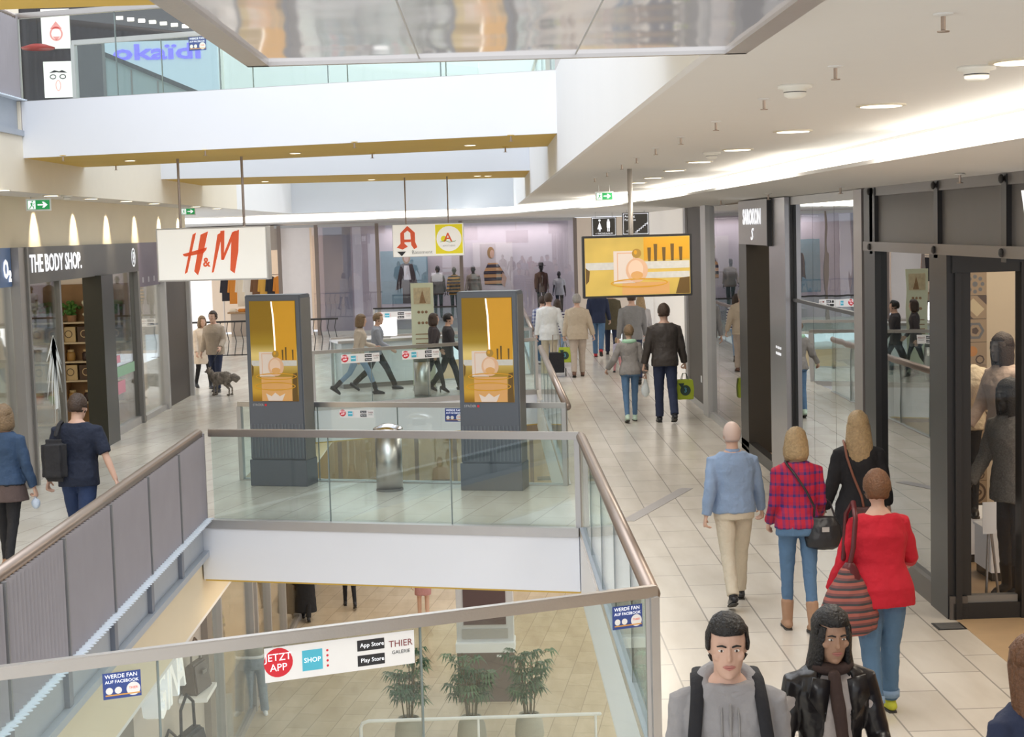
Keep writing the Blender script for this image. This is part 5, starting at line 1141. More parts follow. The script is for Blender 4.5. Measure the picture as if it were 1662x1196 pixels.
# 3 blond woman in the black coat
l, h = H(1396, 985, 668)
F3_ = figure('woman with long blond hair in a black coat walking beside the shop windows', l, R(-6), h, female=True, legs=((14, 8), (-12, 12)), arms=((-4, 14, 25), (5, 12, 30)), hair='long', hc='blond', topm=cloth('black wool', (0.014, 0.014, 0.018)), topn='coat', hem=.66, flare=1.25, pants=BLK, skinny=True, shoes=LEA, boot=True, vox=.01, toplo=.03)
b = at_fig(F3_, 'crossbody_bag', 'brown strapped bag across the black coat of the long haired woman', 'bag', (-.04, -.16, .92))
MB().tube([(-.09, .18, .56), (-.09, .06, .53), (-.08, .01, .44), (-.03, -.01, .28), (.04, -.01, .1), (.06, -.02, -.02)], .011, n=8).build('strap', mat('brown strap', (0.22, 0.08, 0.05), .5), b, True); remesh(MB().box((.10, 0, -.08), (.24, .09, .18)).build('body', mat('dark brown leather', (0.08, 0.03, 0.03), .4), b, True), .01, 3)
# 4 woman in red
l, h = H(1430, 1158, 768)
F4_ = figure('broad shouldered woman in a red sweater and turned up blue jeans walking away', l, R(4), h, female=True, fat=1.22, legs=((-6, 10), (6, 3)), arms=((4, 17, 12), (10, 17, 62)), hair='crop', hc='red', topm=cloth('red knit', (0.50, 0.008, 0.025)), topn='sweater', hem=.80, pants=cloth('mid denim', (0.09, 0.17, 0.28)), shoes=cloth('lime shoes', (0.55, 0.55, 0.05)), vox=.009, toplo=.028, neck_z=1.455, lean=4, grip=(.4, .6), yaw=-10)
for j in F4_.J:
    q = j[2] + (j[1] - j[2]).normalized() * .03; d = (j[1] - j[2]).normalized(); sub(F4_, MB().tube([q, q + d * .05], .069, n=18, round_ends=False), 'trouser_cuff', JEANSL)
b = at_fig(F4_, 'tote_bag', 'large slouchy tote bag with red and grey bands and burgundy leather', 'bag', (-.27, -.12, .62))
TB_ = coordramp('red grey banded fabric', 2, [(0, (0.34, 0.10, 0.08)), (.40, (0.045, 0.045, 0.05)), (.70, (0.16, 0.06, 0.06)), (1, (0.16, 0.06, 0.06))], scale=20, repeat=True)
m = MB(); m.loft([[Vector((rx * math.cos(2 * PI * i / 22), ry * math.sin(2 * PI * i / 22) - .02 * z, z)) for i in range(22)] for z, rx, ry in ((0, .12, .07), (.03, .20, .10), (.12, .21, .11), (.25, .17, .10), (.38, .10, .07), (.46, .05, .04))]); remesh(m.build('body', TB_, b, True), .01, 1, .03)
BUR = mat('burgundy leather', (0.10, 0.015, 0.02), .35)
m = MB(); m.ell((-.08, -.085, .11), (.09, .025, .085), 16); remesh(m.build('leather_pocket', BUR, b, True), .008, 2, .01); m = MB(); m.loft([[Vector((rx * math.cos(2 * PI * i / 18) + .01, rx * .7 * math.sin(2 * PI * i / 18) - .01, z)) for i in range(18)] for z, rx in ((.33, .095), (.40, .078), (.47, .05), (.50, .03))]); remesh(m.build('leather_gather', BUR, b, True), .008, 2, .01)
MB().tube([(0, -.02, .45), (.03, -.03, .60), (.05, -.02, .80), (.06, .06, .90), (.04, .16, .80), (0, .10, .5)], .018, n=8, flat=.5).build('strap', BUR, b, True)
# 5 young man in the hoodie
D5 = (1.02 + .0, 6.75)
p5 = Vector((ony(1180, 1100, 6.6).x, 6.6, 0)); h5 = height_at(p5, 993)
F5_ = figure('young man with short dark hair in a grey hooded sweatshirt walking towards the viewer', (p5.x, p5.y, .004), PI - R(4), h5, legs=((12, 6), (-10, 10)), arms=((-6, 5, 12), (6, 5, 12)), hair='short', hc='black', skin=SKIN, topm=cloth('grey marl', (0.33, 0.32, 0.33)), topn='sweatshirt', hem=.86, pants=JEANSD, shoes=LEA, vox=.007, toplo=.018, face=True, fat=1.0, pitch=4)
m = MB()
for a_, b_ in ((0, 0),): 
    pts = [F5_.TL @ Vector((.100 * math.sin(R(q)), -.015 + -.095 * math.cos(R(q)), 1.478 - .045 * (1 - math.cos(R(q))) / 2)) for q in range(-170, 171, 20)]
    m.tube(pts, [.036 + .018 * math.cos(R(q)) for q in range(-170, 171, 20)], n=12)
m.ell(F5_.TL @ Vector((0, -.10, 1.43)), (.10, .045, .08), 14)
sub(F5_, m, 'hood', cloth('grey marl', (0.33, 0.32, 0.33)), .007, .006)
m = MB()
for s_ in (-1, 1): m.tube([F5_.TL @ Vector((s_ * .03, .075, 1.43)), F5_.TL @ Vector((s_ * .035, .135, 1.36)), F5_.TL @ Vector((s_ * .035, .15, 1.24))], .004, n=6)
sub(F5_, m, 'drawstring', GRY)
m = MB(); m.b2((-.005, .148, .95), (.005, .16, 1.40)); sub(F5_, m, 'zip', GRY)
bp_ = at_fig(F5_, 'backpack', 'black backpack worn by the young man in the grey hooded sweatshirt', 'backpack', (0, -.24, 1.0))
remesh(MB().box((0, 0, .2), (.28, .14, .42)).build('body', BLK, bp_, True), .01, 4)
m = MB()
for s_ in (-1, 1): m.tube([(s_ * .10, .05, .40), (s_ * .115, .14, .485), (s_ * .125, .26, .475), (s_ * .135, .36, .40), (s_ * .15, .41, .27), (s_ * .17, .36, .10), (s_ * .17, .2, .02), (s_ * .12, .06, .03)], .028, n=10, flat=.35, side=(1, 0, 0))
m.build('strap', BLK, bp_, True)
# 6 woman in the leather jacket
p6 = Vector((ony(1345, 1100, 7.15).x, 7.15, 0)); h6 = height_at(p6, 984)
F6_ = figure('young woman with long black hair in a black leather jacket walking towards the viewer', (p6.x, p6.y, .004), PI + R(6), h6, female=True, legs=((10, 5), (-10, 10)), arms=((6, 14, 50, 20), (-4, 14, 18)), hair='front', hc='black', skin=SKIN2, topm=cloth('pale top', (0.60, 0.54, 0.52)), topn='top', hem=.88, sleeve=.3, pants=BLK, skinny=True, shoes=LEA, vox=.007, toplo=.012, face=True, pitch=6)
LJ = mat('black leather jacket', (0.018, 0.016, 0.018), .28, var=.2, bump=.2, bscale=18)
m = MB(); rr = []
for z, rx, ry, cy, op in ((.93, .185, .135, -.015, 38), (1.05, .155, .12, -.005, 34), (1.15, .155, .125, .01, 30), (1.28, .175, .145, .02, 22), (1.37, .185, .135, .008, 20), (1.44, .165, .105, -.005, 34), (1.485, .09, .085, -.01, 50)):
    rr.append([F6_.TL @ v for v in cring(z, rx, ry, cy, .022, op, 22)])
m.loft(rr)
for sgn, sh, e, w, d2 in F6_.A: m.tube([sh - Vector((sgn * .05, 0, -.012)), sh, sh.lerp(e, .5), e, e.lerp(w, .5), w], [.060, .070, .062, .056, .05, .044], n=16, round_ends=False)
sub(F6_, m, 'jacket', LJ, .007, .016)
m = MB()
for s_ in (-1, 1): m.prismy([(s_ * .04, 1.44), (s_ * .13, 1.46), (s_ * .15, 1.36), (s_ * .07, 1.24)], .135, .15)
bmesh.ops.transform(m.bm, matrix=F6_.TL, verts=m.bm.verts); sub(F6_, m, 'lapel', LJ)
m = MB(); m.tube([F6_.TL @ Vector((.085 * math.sin(R(q)), -.0 - .075 * math.cos(R(q)), 1.50 - .03 * (1 - math.cos(R(q))) / 2)) for q in range(0, 361, 24)], .032, n=10); m.tube([F6_.TL @ Vector((.02, .13, 1.46)), F6_.TL @ Vector((.01, .17, 1.30)), F6_.TL @ Vector((-.02, .165, 1.10))], [.03, .035, .03], n=10)
sub(F6_, m, 'scarf', cloth('dark brown scarf', (0.06, 0.035, 0.03)), .007, .01)
# 7 person cut by the frame
p7 = Vector((ony(1682, 1100, 6.4).x, 6.4, 0)); h7 = height_at(p7, 1030)
figure('person with long reddish brown hair in a navy jacket at the lower view corner', (p7.x, p7.y, .004), R(20), h7, female=True, hair='long', hc='red', topm=NV, hem=.8, pants=JEANSD, shoes=LEA, vox=.009, toplo=.03, fat=1.1)
# 8 backpack man on the other walkway
l8 = onz(125, 850, 0); p8 = Vector((-4.32, 16.6, .004)); h8 = height_at(p8, 640)
F8_ = figure('man in a navy polo shirt and dark jeans with a backpack on one shoulder', p8, R(-4), h8, fat=1.10, legs=((12, 6), (-14, 14)), arms=((2, 16, 10), (-10, 22, 4)), hair='short', hc='brown', topm=cloth('navy polo', (0.012, 0.018, 0.04)), topn='shirt', hem=.84, sleeve=.55, pants=cloth('indigo denim', (0.02, 0.04, 0.11)), shoes=LEA, vox=.009, toplo=.028, grip=(.3, .3), yaw=-12, pitch=10)
bp_ = at_fig(F8_, 'backpack', 'soft black backpack hanging from one shoulder of the man in navy', 'backpack', (-.17, -.21, .88))
remesh(MB().box((0, 0, .24), (.27, .13, .44)).bevel(.05).build('body', cloth('charcoal bag', (0.022, 0.022, 0.026)), bp_, True), .01, 2, .02); MB().tube([(.02, .02, .50), (.03, .10, .60), (.02, .22, .62), (.0, .32, .5), (-.03, .33, .3)], .022, n=8, flat=.4).build('strap', BLK, bp_, True)
w8 = F8_.A[0][3]; d8 = F8_.A[0][4]; sub(F8_, MB().tube([w8 - d8 * .035, w8 - d8 * .01], .032, n=14, round_ends=False), 'wristwatch', LEA)
# 9 woman in the denim jacket
p9 = Vector((-5.08, 16.6, .004)); h9 = height_at(p9, 658)
F9_ = figure('woman in a fitted denim jacket and dark skirt at the edge of the view', p9, R(-8), h9, female=True, fat=1.1, legs=((10, 6), (-10, 12)), arms=((0, 12, 8), (-4, 14, 12)), hair='bob', hc='darkblond', topm=cloth('denim jacket', (0.035, 0.07, 0.14)), hem=.92, pants=BLK, skinny=True, shoes=cloth('tan suede', (0.42, 0.25, 0.16)), vox=.009, toplo=.026, grip=(.2, .7))
m = MB(); m.loft([[F9_.TL @ v for v in ering(z, rx, ry, -.01)] for z, rx, ry in ((.98, .185, .14), (.86, .215, .17), (.74, .24, .19))]); sub(F9_, m, 'skirt', cloth('brown skirt', (0.10, 0.07, 0.065)), .01, .008)
b = at_fig(F9_, 'plastic_bag', 'small pale blue plastic bag in the hand of the woman in denim', 'bag', F9_.hand1 - Vector((0, 0, .13)))
remesh(MB().ell((0, 0, .05), (.05, .035, .06), 14).tube([(0, 0, .09), (0, 0, .14)], [.02, .01], n=8).build('body', mat('pale blue film', (0.6, 0.7, 0.85), .35), b, True), .006, 1, .02)
# 10 man with the dog
l, h = H(352, 636, 505)
F10 = figure('man in a beige jacket with dark trousers holding a dog on a lead', l, R(160), h, legs=((8, 4), (-6, 6)), arms=((8, 10, 50), (4, 8, 15)), hair='short', hc='brown', topm=cloth('fawn jacket', (0.42, 0.35, 0.28)), hem=.82, pants=NV, shoes=LEA, vox=.012, toplo=.03, fat=1.1)
l, h = H(332, 630, 512)
figure('woman in a long cream top standing behind the man with the dog', l, R(-150), h, female=True, hair='bob', hc='darkblond', topm=cloth('cream knit', (0.75, 0.65, 0.55)), hem=.62, flare=1.1, pants=BLK, skinny=True, shoes=LEA, vox=.013, toplo=.03)
# bridge walkers
l, h = H(584, 641, 505)
figure('young person in a pale beige shirt and light jeans striding across the second bridge', l, RIGHT, h, female=True, legs=((28, 8), (-26, 22)), arms=((18, 10, 55), (-14, 10, 20)), hair='bob', hc='darkblond', topm=cloth('pale beige shirt', (0.58, 0.50, 0.42)), topn='shirt', hem=.84, sleeve=.9, pants=JEANSL, skinny=True, shoes=BLK, boot=True, vox=.012, lean=6)
l, h = H(612, 634, 502)
figure('person in a grey top and black trousers walking just ahead across the second bridge', (l[0], l[1] + .15, l[2]), RIGHT, h, legs=((30, 6), (-24, 24)), arms=((-16, 8, 20), (18, 8, 40)), hair='short', hc='darkblond', topm=cloth('blue grey top', (0.30, 0.32, 0.37)), hem=.86, pants=BLK, shoes=LEA, vox=.012, lean=5)
l, h = H(705, 641, 512)
F11 = figure('woman in black trousers and heeled shoes walking beside the tall pale green banner', (l[0], l[1] + .3, l[2]), R(-75), h, female=True, legs=((20, 8), (-18, 18)), arms=((10, 10, 30), (-12, 10, 15)), hair='bob', hc='brown', topm=cloth('charcoal coat', (0.06, 0.05, 0.055)), topn='coat', hem=.72, pants=BLK, skinny=True, shoes=LEA, heel=True, vox=.012)
l, h = H(729, 634, 506)
figure('dark dressed person in a black cap leading the woman in heels across the bridge', l, R(-80), h, legs=((22, 8), (-20, 18)), arms=((-10, 10, 20), (14, 10, 30)), hair='short', hc='black', topm=cloth('faded black', (0.05, 0.045, 0.05)), hem=.78, pants=BLK, shoes=LEA, vox=.012)
if False: figure('woman in a grey shawl between two dark dressed walkers on the bridge', (l[0] - .1, l[1] + .95, l[2]), R(-80), h, female=True, legs=((16, 8), (-16, 14)), hair='bob', hc='darkblond', topm=cloth('grey shawl', (0.25, 0.22, 0.22)), hem=.80, flare=1.3, pants=BLK, skinny=True, shoes=LEA, vox=.013, toplo=.04)
# corridor, far group
l, h = H(893, 609, 476)
FW = figure('person in a white jacket pulling a black trolley away from the viewer', l, R(-4), h, fat=1.1, legs=((10, 5), (-10, 10)), arms=((-4, 8, 10), (-16, 14, 10)), hair='short', hc='brown', topm=OFFW, hem=.76, flare=1.1, pants=KH, shoes=BEI, vox=.011, toplo=.03, grip=(0, .8))
t = at_fig(FW, 'shopping_trolley', 'black wheeled shopping trolley beside the green bag', 'trolley', (.16, -.42, 0)); 
remesh(MB().box((0, 0, .33), (.34, .24, .46)).build('body', BLK, t, True), .012, 2); MB().tube([(-.10, .1, .5), (-.08, .12, .95), (.08, .12, .95), (.10, .1, .5)], .012, n=8).build('handle', STEELD, t)
for s_ in (-1, 1): MB().tube([(s_ * .19, .02, .10), (s_ * .215, .02, .10)], .095, n=20, round_ends=False).build('wheel', LEA, t)
l, h = H(939, 611, 478)
FB = figure('older person with grey hair in a beige blazer and beige trousers walking away', l, R(-3), h, fat=1.22, legs=((-10, 10), (8, 4)), arms=((-4, 10, 8), (-8, 16, 14)), hair='short', hc='grey', topm=cloth('sand blazer', (0.52, 0.43, 0.33)), hem=.80, pants=cloth('stone trousers', (0.48, 0.40, 0.34)), shoes=cloth('brown suede', (0.2, 0.11, 0.08)), vox=.011, toplo=.03, grip=(.8, .2))
GB = mat('lime print bag', (0.45, 0.55, 0.04), .45); GBK = mat('dark print', (0.02, 0.05, 0.04), .45)
def shopbag(F, hand, label, s=1.0, dy=0.0):
    b = at_fig(F, 'shopping_bag', label, 'shopping bag', hand - Vector((0, -dy, .48 * s)))
    MB().loft([[Vector((x * w, y * .09 * s, z * s)) for x, y in ((-1, -1), (1, -1), (1, 1), (-1, 1))] for z, w in ((0, .15 * s), (.2, .16 * s), (.36, .14 * s))]).bevel(.01).build('body', GB, b)
    m = MB(); m.disc((0, -.10 * s, .17 * s), .095 * s); m.prismy([(-.13 * s, .3 * s), (-.02 * s, .3 * s), (-.06 * s, .2 * s)], -.10 * s, -.095 * s); m.build('printed_mark', GBK, b)
    text('3', .12 * s, mat('sky print', (0.15, 0.5, 0.7), .5), b, loc=(0, -.104 * s, .17 * s), ext=.001)
    for y in (-.07, .07): MB().tube([(-.06 * s, y * s, .35 * s), (-.03 * s, y * .5 * s, .47 * s), (.03 * s, y * .5 * s, .47 * s), (.06 * s, y * s, .35 * s)], .006, n=6).build('handle', GBK, b)
shopbag(FB, FB.hand0, 'lime green shopping bag between the white jacket and the beige blazer', .95)
l, h = H(910, 600, 488)
figure('person in a navy and white striped shirt between the white jacket and beige blazer', (l[0], l[1] + 1.0, l[2]), R(0), h, female=True, hair='bob', hc='brown', topm=STRW, topn='shirt', hem=.86, pants=JEANSL, skinny=True, shoes=LEA, vox=.013)
l, h = H(873, 592, 480)
figure('person in a checked shirt and blue jeans half hidden by the advertising totem', (l[0] + .15, l[1], l[2]), R(0), h, hair='short', hc='brown', topm=coordramp('blue white check', 0, [(0, (0.5, 0.52, 0.6)), (.5, (0.08, 0.1, 0.25)), (1, (0.08, 0.1, 0.25))], scale=12, repeat=True, axis2=2, stops2=[(0, (0.5, 0.52, 0.6)), (.5, (0.1, 0.12, 0.3)), (1, (0.1, 0.12, 0.3))]), topn='shirt', hem=.84, pants=JEANS, shoes=OFFW, vox=.013)
l, h = H(972, 580, 462)
figure('person in a navy jacket, blue jeans and red shoes lifting one foot', l, R(-8), h, legs=((14, 6), (-22, 20)), hair='short', hc='black', topm=NV, hem=.84, pants=JEANS, shoes=cloth('red shoes', (0.55, 0.04, 0.05)), vox=.013, toplo=.025)
l, h = H(993, 576, 466)
FO = figure('person in an olive coat and dark trousers under the hanging screen', l, R(0), h, fat=1.1, hair='short', hc='brown', topm=OLI, topn='coat', hem=.68, flare=1.1, pants=NV, shoes=LEA, vox=.013, toplo=.03)
b = at_fig(FO, 'shopping_bag', 'yellow shopping bag beside the olive coat', 'shopping bag', (.24, -.02, .72)); MB().b2((-.05, -.14, 0), (.05, .14, .32)).bevel(.01).build('body', mat('yellow bag', (0.8, 0.6, 0.03), .5), b); MB().tube([(0, -.06, .31), (0, -.03, .42), (0, .03, .42), (0, .06, .31)], .006, n=6).build('handle', BLK, b)
l, h = H(1028, 622, 470)
figure('man in a mid grey sweater directly behind the woman with the mint scarf', l, R(0), h, hair='short', hc='brown', topm=cloth('mid grey', (0.23, 0.23, 0.24)), topn='sweater', hem=.84, pants=NV, shoes=LEA, vox=.012, fat=1.05)
l, h = H(1050, 600, 478)
figure('person in a pale grey coat beside the man in the dark jacket', (l[0] - .12, l[1], l[2]), R(0), h, female=True, hair='long', hc='blond', topm=cloth('pale grey coat', (0.55, 0.54, 0.56)), topn='coat', hem=.66, flare=1.15, pants=GRY, skinny=True, shoes=LEA, vox=.013, toplo=.03)
l, h = H(1024, 684, 528)
FG = figure('woman in a grey jacket and blue jeans with a mint green scarf', l, R(2), h, female=True, legs=((-10, 14), (8, 4)), arms=((2, 24, 40), (-6, 12, 10)), hair='short', hc='darkblond', topm=cloth('heather jacket', (0.29, 0.27, 0.26)), hem=.86, pants=JEANS, skinny=True, shoes=cloth('white green trainers', (0.6, 0.75, 0.62)), vox=.010, toplo=.026, grip=(.2, .8))
sub(FG, MB().tube([FG.TL @ Vector((.10 * math.sin(R(q)), -.01 - .085 * math.cos(R(q)), 1.465 - .02 * (1 - math.cos(R(q))) / 2)) for q in range(0, 361, 24)], .042, n=12), 'scarf', cloth('mint scarf', (0.42, 0.68, 0.50)), .01, .015)
b = at_fig(FG, 'plastic_bag', 'white plastic carrier bag held by the woman in the grey jacket', 'bag', FG.hand1 - Vector((0, 0, .34)))
m = MB(); m.ell((0, 0, .12), (.075, .05, .12), 14); m.tube([(-.02, 0, .2), (0, 0, .34)], [.02, .008], n=8); m.tube([(.03, 0, .2), (.005, 0, .34)], [.02, .008], n=8); remesh(m.build('body', mat('white film', (0.82, 0.82, 0.8), .4), b, True), .008, 1, .02)
l, h = H(1081, 685, 494)
FD = figure('tall man in a dark brown leather jacket and navy trousers walking away', l, R(2), h, fat=1.05, legs=((4, 2), (-14, 14)), arms=((0, 12, 8), (2, 12, 10)), hair='short', hc='brown', topm=mat('dark brown leather jacket', (0.045, 0.036, 0.033), .5, var=.2, bump=.3, bscale=20), hem=.84, pants=NV, shoes=LEA, vox=.010, toplo=.032, grip=(.4, .8))
shopbag(FD, FD.hand1, 'lime green and black shopping bag held by the tall man in brown leather', .95)
l, h = H(1004, 606, 548)
figure('small child in a lilac top and pink trousers near the mint scarf woman', (l[0], l[1] + .2, l[2]), R(20), h, female=True, hair='bob', hc='blond', topm=cloth('lilac', (0.5, 0.48, 0.62)), hem=.80, pants=cloth('pink', (0.62, 0.3, 0.32)), shoes=LEA, vox=.011)
# lower floor
l = onz(568, 985, ZL)
figure('person in cropped black trousers and black flats walking on the lower floor', (l.x, l.y, ZL + .004), R(10), 1.72, female=True, legs=((16, 4), (-18, 16)), hair='bob', hc='brown', topm=BLK, pants=cloth('black crop', (0.015, 0.015, 0.02)), skinny=True, shoes=LEA, vox=.013)
l = onz(688, 1008, ZL)
figure('bare legged woman in a short dress and black shoes on the lower floor', (l.x, l.y, ZL + .004), R(0), 1.68, female=True, legs=((3, 2), (-3, 3)), hair='bob', hc='brown', topm=cloth('rose dress', (0.5, 0.25, 0.25)), topn='dress', hem=.62, shoes=LEA, vox=.012)
l = onz(474, 1017, ZL)
figure('person in an ankle length black robe on the lower floor beside the warm windows', (l.x + .25, l.y + .6, ZL + .004), R(0), 1.66, female=True, hair='long', hc='black', topm=BLK, topn='robe', hem=.22, flare=1.12, pants=BLK, shoes=LEA, vox=.013, toplo=.04)

# ------------------------------------------------------------------ mannequins
def mann(label, loc, head, h, skin, **k): return figure(label, loc, head, h, name='mannequin', cat='mannequin', skin=skin, legs=k.pop('legs', ((2, 1), (-2, 2))), **k)
FM = [(-2.55 + 1.0, 'dark mannequin in a grey patterned cardigan beside the blue poster', cloth('taupe cardigan', (0.20, 0.17, 0.14)), MANB), (-1.02, 'dark mannequin in an orange striped sweater in the store window', STRO, MANB),
      (-.40, 'dark mannequin in a beige jacket beside the orange striped one', cloth('beige jacket', (0.33, 0.28, 0.22)), MANB), (1.80, 'dark mannequin wearing a wide brimmed hat and brown jacket', cloth('rust jacket', (0.12, 0.06, 0.04)), MANB), (2.42, 'dark mannequin in a white blouse at the end of the store window', OFFW, MANB)]
for i, (x, lb, tm, sk) in enumerate(FM):
    p = Vector((x * 1.10, FACY + .45, .424)); px = [710, 737, 768, 878, 907][i]; p.x = ony(px, 440, FACY + .45).x
    mann(lb, p, PI + R([10, 0, -8, 12, -5][i]), height_at(p, [431, 433, 431, 428, 440][i]) - .424, sk, female=True, hair=None, hat=(i == 3), topm=tm, hem=.80, sleeve=.98 if i < 4 else .45, pants=BLK, skinny=True, shoes=None, vox=.014, toplo=.025)
# near clothing shop
mann('black faced mannequin with a glossy brown bob wig and blush pink coat', (4.80, 14.85, .49), R(112), 1.80, mat('grey mannequin', (0.20, 0.19, 0.20), .4), female=True, hair='wig', hc='brown', topm=cloth('blush coat', (0.82, 0.64, 0.54)), topn='coat', hem=.72, flare=1.1, pants=None, shoes=LEA, vox=.010, toplo=.03, face=False)
mann('front mannequin with a black bob wig, tweed jacket and grey leggings', (4.58, 13.98, .02), R(118), 1.93, MANB, female=True, hair='wig', hc='black', topm=mat('tweed', (0.20, 0.19, 0.18), .9, var=.6, nscale=70), hem=.78, pants=cloth('grey leggings', (0.045, 0.048, 0.06)), skinny=True, shoes=LEA, boot=True, vox=.010, toplo=.025)
mann('headless mannequin in a cream quilted cape partly behind the black pier', (4.60, 15.45, .48), R(170), 1.75, MANB, female=True, headless=True, hair=None, topm=mat('quilted cream', (0.72, 0.62, 0.46), .8, bump=.8, bscale=22), topn='cape', hem=.86, flare=1.5, pants=BLK, skinny=True, shoes=LEA, vox=.012, toplo=.05, arms=((0, 25, 30), (0, 20, 20)))
# shirt shop
mann('bald beige mannequin in a striped grey dress with a tan jacket tied round', (4.28, 23.75, .34), R(170), 1.72, MANN, female=True, hair=None, topm=coordramp('grey heather stripes', 2, [(0, (0.16, 0.14, 0.15)), (.5, (0.26, 0.24, 0.25)), (1, (0.26, 0.24, 0.25))], scale=11, repeat=True), topn='dress', hem=.66, pants=BLK, skinny=True, shoes=LEA, vox=.012)
mann('bald beige mannequin in a patterned shirt and cream trousers by the steel pillar', (4.70, 24.4, .34), R(190), 1.76, MANN, female=True, hair=None, topm=mat('floral shirt', (0.22, 0.22, 0.26), .8, var=.9, nscale=30), topn='shirt', hem=.86, pants=cloth('cream trousers', (0.72, 0.62, 0.5)), skinny=True, shoes=LEA, vox=.012)
# lower shop
l = ony(388, 990, 26.4)
YB = coordramp('yellow red print', 2, [(0, (0.7, 0.6, 0.12)), (.60, (0.5, 0.03, 0.02)), (.66, (0.72, 0.62, 0.12)), (.74, (0.05, 0.05, 0.02)), (.78, (0.72, 0.62, 0.12)), (.84, (0.05, 0.05, 0.02)), (.88, (0.75, 0.65, 0.15)), (1, (0.75, 0.65, 0.15))], scale=.62)
plinth(-4.85, 26.4, .6, .6, .80, 'plain white plinth in the lower shop window'); bpy.context.view_layer.update()
for o in COL.objects:
    if o.get('label') == 'plain white plinth in the lower shop window': o.location.z = ZL
mann('black mannequin in a yellow printed shirt with red block in the lower window', (-4.85, 26.4, ZL + .83), R(-160), 1.80, MANB, hair=None, topm=YB, topn='shirt', hem=.88, sleeve=.5, pants=BLK, vox=.012)
q = onz(402, 1168, ZL)
t = root('trouser_form', (q.x + .12, q.y + .3, ZL), R(-170), 'waist down display form in faded jeans standing on the lower floor', 'mannequin')
m = MB(); m.loft([ering(z, rx, ry, 0) for z, rx, ry in ((.84, .16, .115), (.93, .172, .12), (1.05, .155, .11), (1.10, .15, .105))])
for s_ in (-1, 1): m.tube([(s_ * .09, 0, .9), (s_ * .12, .0, .5), (s_ * .15, -.02, .06)], [.10, .078, .075], n=16, round_ends=False)
remesh(m.build('jeans', cloth('faded denim', (0.33, 0.39, 0.46)), t, True), .012, 2, .02)
MB().loft([ering(z, rx, ry, 0) for z, rx, ry in ((1.08, .152, .108), (1.2, .165, .12), (1.34, .17, .125))]).build('torso_stump', mat('stone form', (0.48, 0.47, 0.42), .6), t, True); MB().loft([ering(z, .163, .118, 0) for z in (1.04, 1.09)]).build('belt', PAPER, t, True)
for s_ in (-1, 1): remesh(MB().tube([(s_ * .15, -.04, .04), (s_ * .16, .14, .035)], [.045, .038], n=12).build('shoe', PAPER, t, True), .01, 1)

# ------------------------------------------------------------------ dog
l = onz(358, 641, 0)
t = root('dog', (l.x + .05, l.y - .1, .004), R(68), 'shaggy grey and black dog with a bushy tail on a lead', 'dog')
DG = mat('dog coat', (0.22, 0.19, 0.16), .9, var=.95, nscale=9, bump=.8, bscale=50)
t.scale = (.78, .72, .86); m = MB(); m.tube([(0, .30, .44), (0, .18, .42), (0, 0, .43), (0, -.20, .45), (0, -.30, .44)], [.11, .17, .16, .155, .11], n=16)
m.tube([(0, .28, .46), (0, .36, .54), (0, .40, .60)], [.11, .10, .09], n=14); m.ell((0, .42, .61), (.085, .085, .08), 14); m.tube([(0, .46, .60), (0, .54, .58)], [.038, .026], n=10)
for s_ in (-1, 1):
    m.prism([(s_ * .05 - .02, .37), (s_ * .05 + .02, .37), (s_ * .055 + .015, .41), (s_ * .055 - .015, .41)], .63, .71)
    m.tube([(s_ * .075, .22, .40), (s_ * .08, .20, .24), (s_ * .08, .22, .12), (s_ * .08, .22, .02)], [.05, .034, .026, .026], n=10); m.tube([(s_ * .08, .21, .022), (s_ * .08, .27, .02)], [.028, .024], n=8)
    m.tube([(s_ * .075, -.24, .42), (s_ * .085, -.18, .27), (s_ * .085, -.31, .17), (s_ * .085, -.30, .03)], [.075, .05, .026, .024], n=10); m.tube([(s_ * .085, -.30, .022), (s_ * .085, -.24, .02)], [.028, .024], n=8)
m.tube([(0, -.31, .48), (0, -.42, .46), (0, -.52, .42), (0, -.60, .44)], [.05, .10, .10, .05], n=12)
remesh(m.build('body', DG, t, True), .012, 1, .035, .05)
m = MB(); m.ell((0, .565, .585), (.014, .012, .011), 8)
m.build('nose', LEA, t, True); m = MB()
for s_ in (-1, 1): m.ell((s_ * .035, .475, .625), (.009, .008, .009), 8)
m.build('eyes', LEA, t, True)
tag(MB().tube([F10.t.matrix_basis @ (F10.hand0 * F10.S), Vector((l.x - .1, l.y - .05, .75)), Vector((l.x - .22, l.y - .02, .45))], .008, n=6).build('dog_lead', BLK), 'thin black lead running from the man to the shaggy dog', 'lead')

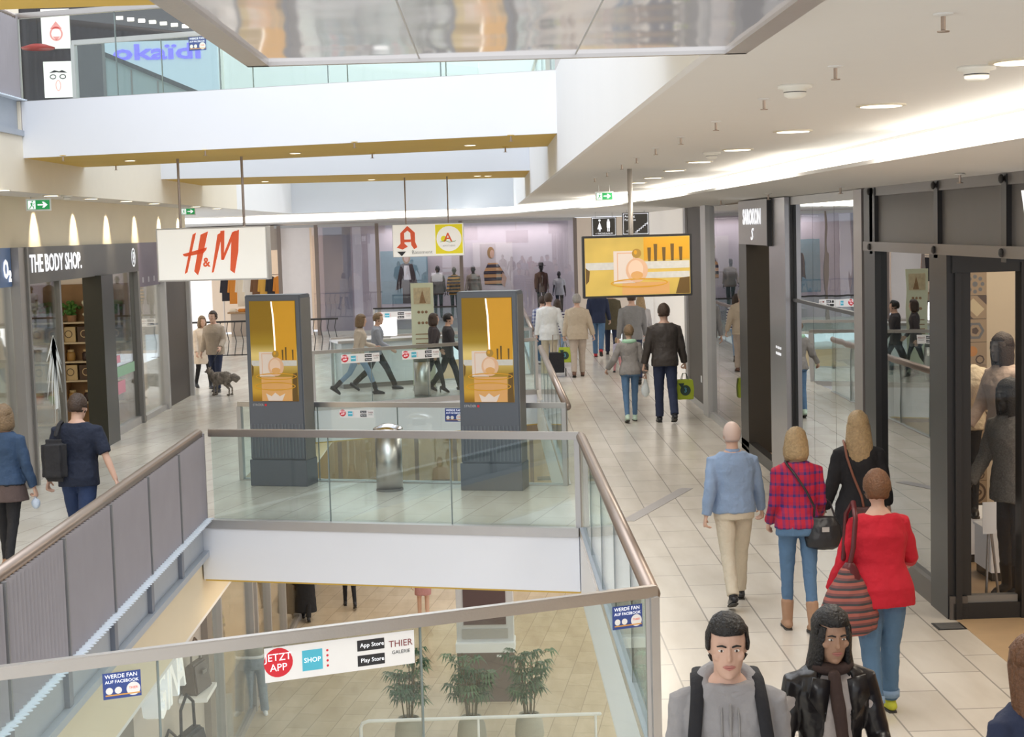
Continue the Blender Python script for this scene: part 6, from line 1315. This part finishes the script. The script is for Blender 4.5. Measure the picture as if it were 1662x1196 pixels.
# ------------------------------------------------------------------ light
w = bpy.data.worlds.new('sky'); SC.world = w; w.use_nodes = True
w.node_tree.nodes['Background'].inputs['Color'].default_value = (0.90, 0.95, 1.0, 1); w.node_tree.nodes['Background'].inputs['Strength'].default_value = 1.0
def area(loc, size, power, col=(1, .97, .92), rot=(0, 0, 0), sy=None):
    d = bpy.data.lights.new('area_light', 'AREA'); d.energy = power; d.color = col; d.shape = 'RECTANGLE'; d.size = size; d.size_y = sy or size
    o = bpy.data.objects.new('area_light', d); COL.objects.link(o); o.location = loc; o.rotation_euler = rot; return o
area((-2.4, 12, 13), 7, 900, (.95, .97, 1), sy=16)
area((-2.4, 36, 13), 7, 900, (.95, .97, 1), sy=18)
for y in (9, 17, 25, 33, 42): area((2.4, y, ZC - .04), .9, 70, (1, .93, .82), sy=5)  # soft strips added under the corridor ceiling to brighten it
area((-2.5, -3, 7.5), 6, 500, (1, .97, .93), rot=(R(70), 0, R(6)), sy=3)  # unseen fill lamp added behind the camera, aimed down the hall
area((-3.5, 51, ZC - .06), 8, 130, (1, .93, .85), sy=2.5)
for y in (14, 24, 34): area((-7.9, y, 3.25), 1.5, 45, (1, .88, .7), sy=5)
area((5.6, 15.2, 3.6), 2.0, 55, (1, .86, .66), sy=2.5); area((5.0, 23.8, 3.6), 1.6, 30, (1, .85, .65), sy=4); area((6.5, 11, 3.6), 2, 60, (1, .88, .7), sy=2)
area((-7.5, FACY + 1.6, 3.5), 3, 60, (1, .82, .6), sy=2); area((-.5, FACY + .4, 3.55), 6, 60, (1, .92, .88), sy=.5)
for y in (16, 26, 36, 46): area((-1.3, y, -1.3) if y > 40 else (-7.5, y, -1.3), 3, 90, (1, .88, .7), sy=6); area((4.5, y, -.9), 3, 90, (1, .88, .7), sy=6)
area((-1.3, 33, -.8), 3.6, 60, (1, .9, .75), sy=2.5); area((-1.3, 20, -.8), 3.6, 50, (1, .9, .75), sy=2)
for y in (20.9, 23.2, 25.4, 27.6, 29.8, 32.0, 34.0):
    d = bpy.data.lights.new('spot', 'SPOT'); d.energy = 90; d.color = (1, .86, .62); d.spot_size = R(58); d.spot_blend = .8; d.shadow_soft_size = .03
    o = bpy.data.objects.new('spot', d); COL.objects.link(o); o.location = (-6.28, y, ZC - .02); o.rotation_euler = (0, R(20), 0)
SC.view_settings.view_transform = 'Standard'; SC.view_settings.look = 'None'; SC.view_settings.exposure = 0.28; SC.view_settings.gamma = 1.0
SC.cycles.use_denoising = True
SC.cycles.max_bounces = 10; SC.cycles.transparent_max_bounces = 24; SC.cycles.diffuse_bounces = 4; SC.cycles.glossy_bounces = 5
SC.cycles.sample_clamp_indirect = 6
SC.cycles.caustics_reflective = False; SC.cycles.caustics_refractive = False
